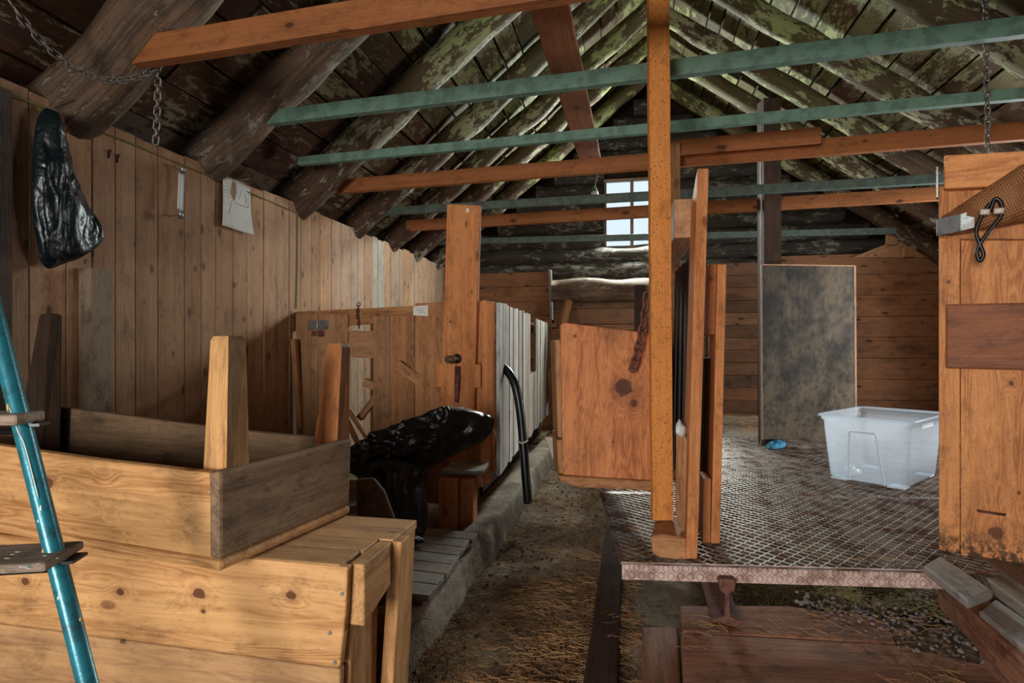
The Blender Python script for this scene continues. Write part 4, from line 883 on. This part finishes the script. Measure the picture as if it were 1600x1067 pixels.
slab([(1530, 990), (1545, 982), (1650, 1050), (1640, 1090), (1600, 1062)], .24, .12, 'timber_block', W['redplank'], 'chunky reddish timber block in the bottom right corner', .6, .1, bevel=.015)

# ================================================================== TUB
def tub():
    R_ = lambda Xc, D: V((Xc*cT-D*sT, Xc*sT+D*cT, 0)); ph = math.radians(50)
    Lc = R_(2.115, 4.0); su = R_(math.cos(ph), -math.sin(ph)); sv = R_(math.sin(ph), math.cos(ph)); ctr = Lc+su*.285+sv*.39
    root = thing('storage_tub', 'large translucent plastic storage tub standing open on the grating', 'tub', (ctr.x, ctr.y, .386))
    def ring(hw, hl, z, r=.05, notch=0.):
        out = []
        for (sx, sy, a0) in ((1, 1, 0), (-1, 1, 90), (-1, -1, 180), (1, -1, 270)):
            for k in range(7):
                a = math.radians(a0+90*k/6); out.append(ctr+su*(sx*(hw-r)+r*math.cos(a))+sv*(sy*(hl-r)+r*math.sin(a))+UP*z)
        # subdivide long stretches and pull in handle recess on the ends
        return out
    zb, H = .392, .435; prof = [(.0, .225, .325, .06), (.012, .235, .335, .06), (.2, .25, .352, .055), (.36, .262, .365, .05), (.395, .265, .368, .05), (.40, .275, .378, .05), (.43, .278, .381, .05), (.435, .287, .391, .05), (.420, .290, .394, .05)]
    m = MB(); rs = [ring(w, l, zb+h, r) for h, w, l, r in prof]; n = len(rs[0]); vs = [p for r in rs for p in r]
    fs = [(i*n+k, i*n+(k+1) % n, (i+1)*n+(k+1) % n, (i+1)*n+k) for i in range(len(rs)-1) for k in range(n)]+[tuple(range(n-1, -1, -1))]
    m.add(vs, fs, vs, .5, 0, True); o = m.obj('tub_shell', M['tub'], root, bevel=0); so = o.modifiers.new('s', 'SOLIDIFY'); so.thickness = .003; so.offset = -1
    # raised handle arch on the end facing the camera (towards -sv) and the other end
    for sgn in (-1,):
        m = MB(); f_ = lambda a, h: ctr+su*a+sv*(sgn*(.333+.03*h/.36))+UP*(zb+h)
        m.tube([f_(-.10, .0), f_(-.085, .32), f_(-.08, .335), f_(.065, .335), f_(.072, .32), f_(.11, .0)], .006, 8); m.obj('handle_ridge', M['tubridge'], root, bevel=0)
    for sx in (-1, 1):
        for sy in (-1, 1): m = MB(); c = ctr+su*(sx*.17)+sv*(sy*.27); m.prism([c-su*.05-sv*.05+UP*.380, c+su*.05-sv*.05+UP*.380, c+su*.05+sv*.05+UP*.380, c-su*.05+sv*.05+UP*.380], (0, 0, .013), su); m.obj('foot_pad', M['tubridge'], root, bevel=.004)
    c = ctr-su*.13-sv*.22+UP*(zb+.04); m = MB(); m.ball(c, .045, 18, (1.1, .7, .8), .5, .9); m.obj('crumpled_paper', M['clearfilm'], label='crumpled whitish bag lying inside the plastic tub', cat='crumpled bag', bevel=0)
    c = ctr+su*.262+sv*.0+UP*(zb+.40); m = MB(); m.board(c-sv*.12-UP*.02, c+sv*.12-UP*.02, .03, .002, su); m.obj('white_sticker', M['paper'], root, bevel=0)
tub()
m = MB(); blob(m, [PZ(1196, 697, .39), PZ(1202, 701, .39), PZ(1214, 701, .39), PZ(1225, 699, .39), PZ(1229, 693, .42), PZ(1222, 690, .44), PZ(1210, 690, .42), PZ(1203, 694, .40)], (0, -.6, 1), .03, .03, 8, 50, .1, 5, (3, 3, 3)); m.obj('blue_rag', M['bluerag'], label='small blue rag on the grating at the foot of the black panel', cat='rag', bevel=0)

# ================================================================== BACK OF THE BARN
MB().log(PY(862, 455, 7.55)+V((0, 0, 0)), PY(1100, 452, 7.55), .15, .14, .25, .35).obj('cross_log', W['logdark'], label='thick pale-topped log lying across the back left of the main post', cat='log', bevel=0)
a = PY(862, 422, 7.90); b = PY(862, 500, 7.90); MB().board(a+V((-.02, 0, 0)), b, .035, .14, (0, 1, 0), .6, .5).obj('end_upright', W['greywood'], label='short pale upright at the end of the back left planks', cat='upright')
a = PY(889, 470, 7.4); b = PY(866, 560, 7.2); MB().tube([a, a.lerp(b, .5), b+(b-a)*1.1], [.05, .055, .06], 10, bumpy=.2).obj('leaning_pole', W['stall'], label='pole leaning below the cross log at the back', cat='pole', bevel=0)
a = PY(868, 560, 7.0); MB().board(V((a.x, a.y, .1)), V((a.x, a.y, 1.5)), .12, .05, (0, 1, 0), .15).obj('back_upright', W['back'], label='dark upright board between whitewashed stall and manger', cat='board')
a = PY(1000, 480, 7.3); MB().board(V((a.x, 7.3, .1)), V((a.x, 7.3, 2.05)), .14, .05, (0, 1, 0), .1).obj('back_upright', W['dark'], label='dark upright hidden half behind the main post at the back', cat='board')
MB().board(PY(905, 513, 7.6), PY(1000, 511, 7.6), .06, .03, (0, 1, 0), .4).obj('back_rail', W['back'], label='low rail seen just over the manger end board', cat='rail')
q = [PY(x, y, 7.9) for x, y in ((1330, 403), (1385, 381), (1470, 350), (1470, 402))]; MB().prism(q, (0, -.03, 0), q[2]-q[0], .8).obj('sloping_board', W['wall'], label='pale sloping board above the back right planks', cat='board')
MB().board(PY(1393, 383, 7.8), PY(1394, 336, 7.8), .11, .08, (0, 1, 0), .6).obj('short_upright', W['wall'], label='short pale upright on the sloping board at the back right', cat='upright')
MB().board(PY(1419, 402, 7.8), PY(1419, 386, 7.8), .13, .1, (0, 1, 0), .4).obj('small_block', W['stall'], label='small brown block sitting above the back right planks', cat='block')
# sticks inside the stall gap
m = MB(); m.board(pf(556, 598)-fn*.1, pf(587, 612)-fn*.15, .06, .06, UP, .5); m.board(pf(582, 612)-fn*.1, pf(555, 655)-fn*.05, .05, .05, UP, .5); m.obj('broken_trestle', W['wall'], label='broken wooden trestle leg seen through the stall gap', cat='wood scrap')
m = MB(); m.board(pf(545, 648)+fn*.05, pf(580, 720)+fn*.05, .04, .02, fn, .4); m.board(pf(556, 640)+fn*.08, pf(596, 700)+fn*.08, .03, .02, fn, .3); m.obj('loose_slats', W['stall'], label='loose thin slats leaning beside the black bin bag', cat='slats')

# ================================================================== STRAW, GRAVEL
def straws(n, fpos, mb, L=(.04, .14), r=.0011, tilt=.15):
    for _ in range(n):
        p = fpos()
        if p is None: continue
        a = U(0, math.pi*2); l = U(*L); d = V((math.cos(a), math.sin(a), U(-tilt, tilt))); s_ = V((-d.y, d.x, 0)).normalized(); bend = U(-.2, .2)*l
        pts = [p-d*l/2, p+s_*bend, p+d*l/2]; vs = []
        for q in pts: vs += [q+s_*r, q-s_*r, q+UP*r*1.6]
        mb.add(vs, [(0, 1, 4, 3), (1, 2, 5, 4), (2, 0, 3, 5), (3, 4, 7, 6), (4, 5, 8, 7), (5, 3, 6, 8)], vs)
    return mb
def dens(x, y): return noise.noise(V((x*2.5, y*2.0, 5)))+.25+(.35 if x > -.45 else 0)
def gpos():
    for _ in range(6):
        x, y = U(-.82, .05), 1.8+6*random.random()**1.8
        if dens(x, y) > U(-.25, .65): return V((x, y, fh(x, y)+U(.002, .02)))
    return None
straws(13000, gpos, MB(), (.02, .09), r=.0009).obj('straw_litter', M['straw'], kind='stuff', label='dry straw scattered over the gully floor', cat='straw', bevel=0)
straws(900, lambda: V((U(-1.3, -.85), U(1.6, 3.2), .0))+V((0, 0, U(.17, .25))), MB()).obj('straw_litter', M['straw'], kind='stuff', label='straw and dust left of the concrete curb', cat='straw', bevel=0)
def hp():
    x, y = U(.42, 1.7), U(2.75, 3.9); return V((x, y, fh(x, y)+abs(noise.noise(V((x*3, y*3, 0))))*.22+U(0, .04)))
straws(4500, hp, MB(), (.06, .2), .0014, .5).obj('hay_heap', M['hay'], kind='stuff', label='old green hay lying in the pit under the grating', cat='hay', bevel=0)
def tpz(): x, y = U(1065, 1560), U(950, 1067); p = PZ(x, y, .155+U(0, .01)); return p if noise.noise(p*3) > -.05 or y < 985 else None
straws(420, tpz, MB(), (.03, .12), .0009).obj('straw_litter', M['straw'], kind='stuff', label='thin straw on the broad floor timbers', cat='straw', bevel=0)
straws(260, lambda: PZ(U(985, 1460), U(700, 880), .386+U(0, .004)), MB(), (.03, .1), .0009).obj('straw_litter', M['straw'], kind='stuff', label='few straws on the steel grating', cat='straw', bevel=0)
straws(1500, lambda: V((U(.3, 3.3), U(6.2, 7.9), .39+U(0, .03))), MB(), (.05, .15), .0018).obj('straw_litter', M['straw'], kind='stuff', label='straw bedding at the back of the platform', cat='straw', bevel=0)
mb = MB()
for _ in range(520):
    t_ = random.random(); x = 1240+300*random.random()**.75; yc = 940+(x-1240)*.16; y = yc+random.gauss(0, 1)*(9+(x-1240)*.07)
    if y < 925: continue
    z = .15; p = PZ(x, y, z); r = U(.003, .011)
    if x > 1560: continue
    mb.ball(p+UP*r*.5, r, 8, (U(.8, 1.3), U(.8, 1.3), U(.6, .9)), .5, .5)
mb.obj('gravel', M['pebble'], kind='stuff', label='grey gravel spilled over the floor timbers below the grating', cat='gravel', bevel=0)
mb = MB()
for _ in range(500):
    x, y = U(-.8, -.1), 2+5.5*random.random(); r = U(.004, .011); mb.ball(V((x, y, fh(x, y)+r*.3)), r, 6, (1, 1, .7), .5, .4)
mb.obj('droppings', M['stone'], kind='stuff', label='small dark crumbs on the gully floor', cat='crumbs', bevel=0)

# ================================================================== LIGHT, CAMERA
def area(name, loc, tgt, sx, sy, power, color):
    l = bpy.data.lights.new(name, 'AREA'); l.shape = 'RECTANGLE'; l.size = sx; l.size_y = sy; l.energy = power; l.color = color
    o = bpy.data.objects.new(name, l); col.objects.link(o); o.location = loc; o.rotation_euler = (V(tgt)-V(loc)).to_track_quat('-Z', 'Y').to_euler(); return o
area('gable_window_light', (.03, GY-.13, 3.12), (.03, 0, 1.6), .75, .9, 240, (.9, 1., .94))
area('side_window_light', (RWX-.06, 5.1, 1.65), (-1, 4.2, 1.0), 1.5, .9, 125, (.93, .97, 1.))
area('doorway_light', (-1.55, -3.9, 1.55), (-.1, 3, 1.1), 1.5, 1.8, 330, (1., .95, .88))
wd = bpy.data.worlds.new('sky'); bpy.context.scene.world = wd; wd.use_nodes = True
bg = wd.node_tree.nodes['Background']; bg.inputs[0].default_value = (.72, .86, 1., 1); bg.inputs[1].default_value = 1.2
cam = bpy.data.cameras.new('camera'); co = bpy.data.objects.new('camera', cam); col.objects.link(co); co.location = C0
co.rotation_euler = (math.radians(90), 0, TH); cam.sensor_width = 36; cam.lens = F/1600*36; cam.shift_y = (HY-533.5)/1600*1; cam.clip_start = .02
sc = bpy.context.scene; sc.camera = co
sc.view_settings.view_transform = 'Standard'; sc.view_settings.look = 'None'; sc.view_settings.gamma = 1; sc.view_settings.use_curve_mapping = False
sc.view_settings.exposure = 0.0
sc.cycles.use_denoising = True; sc.cycles.max_bounces = 8; sc.cycles.diffuse_bounces = 5; sc.cycles.transparent_max_bounces = 12
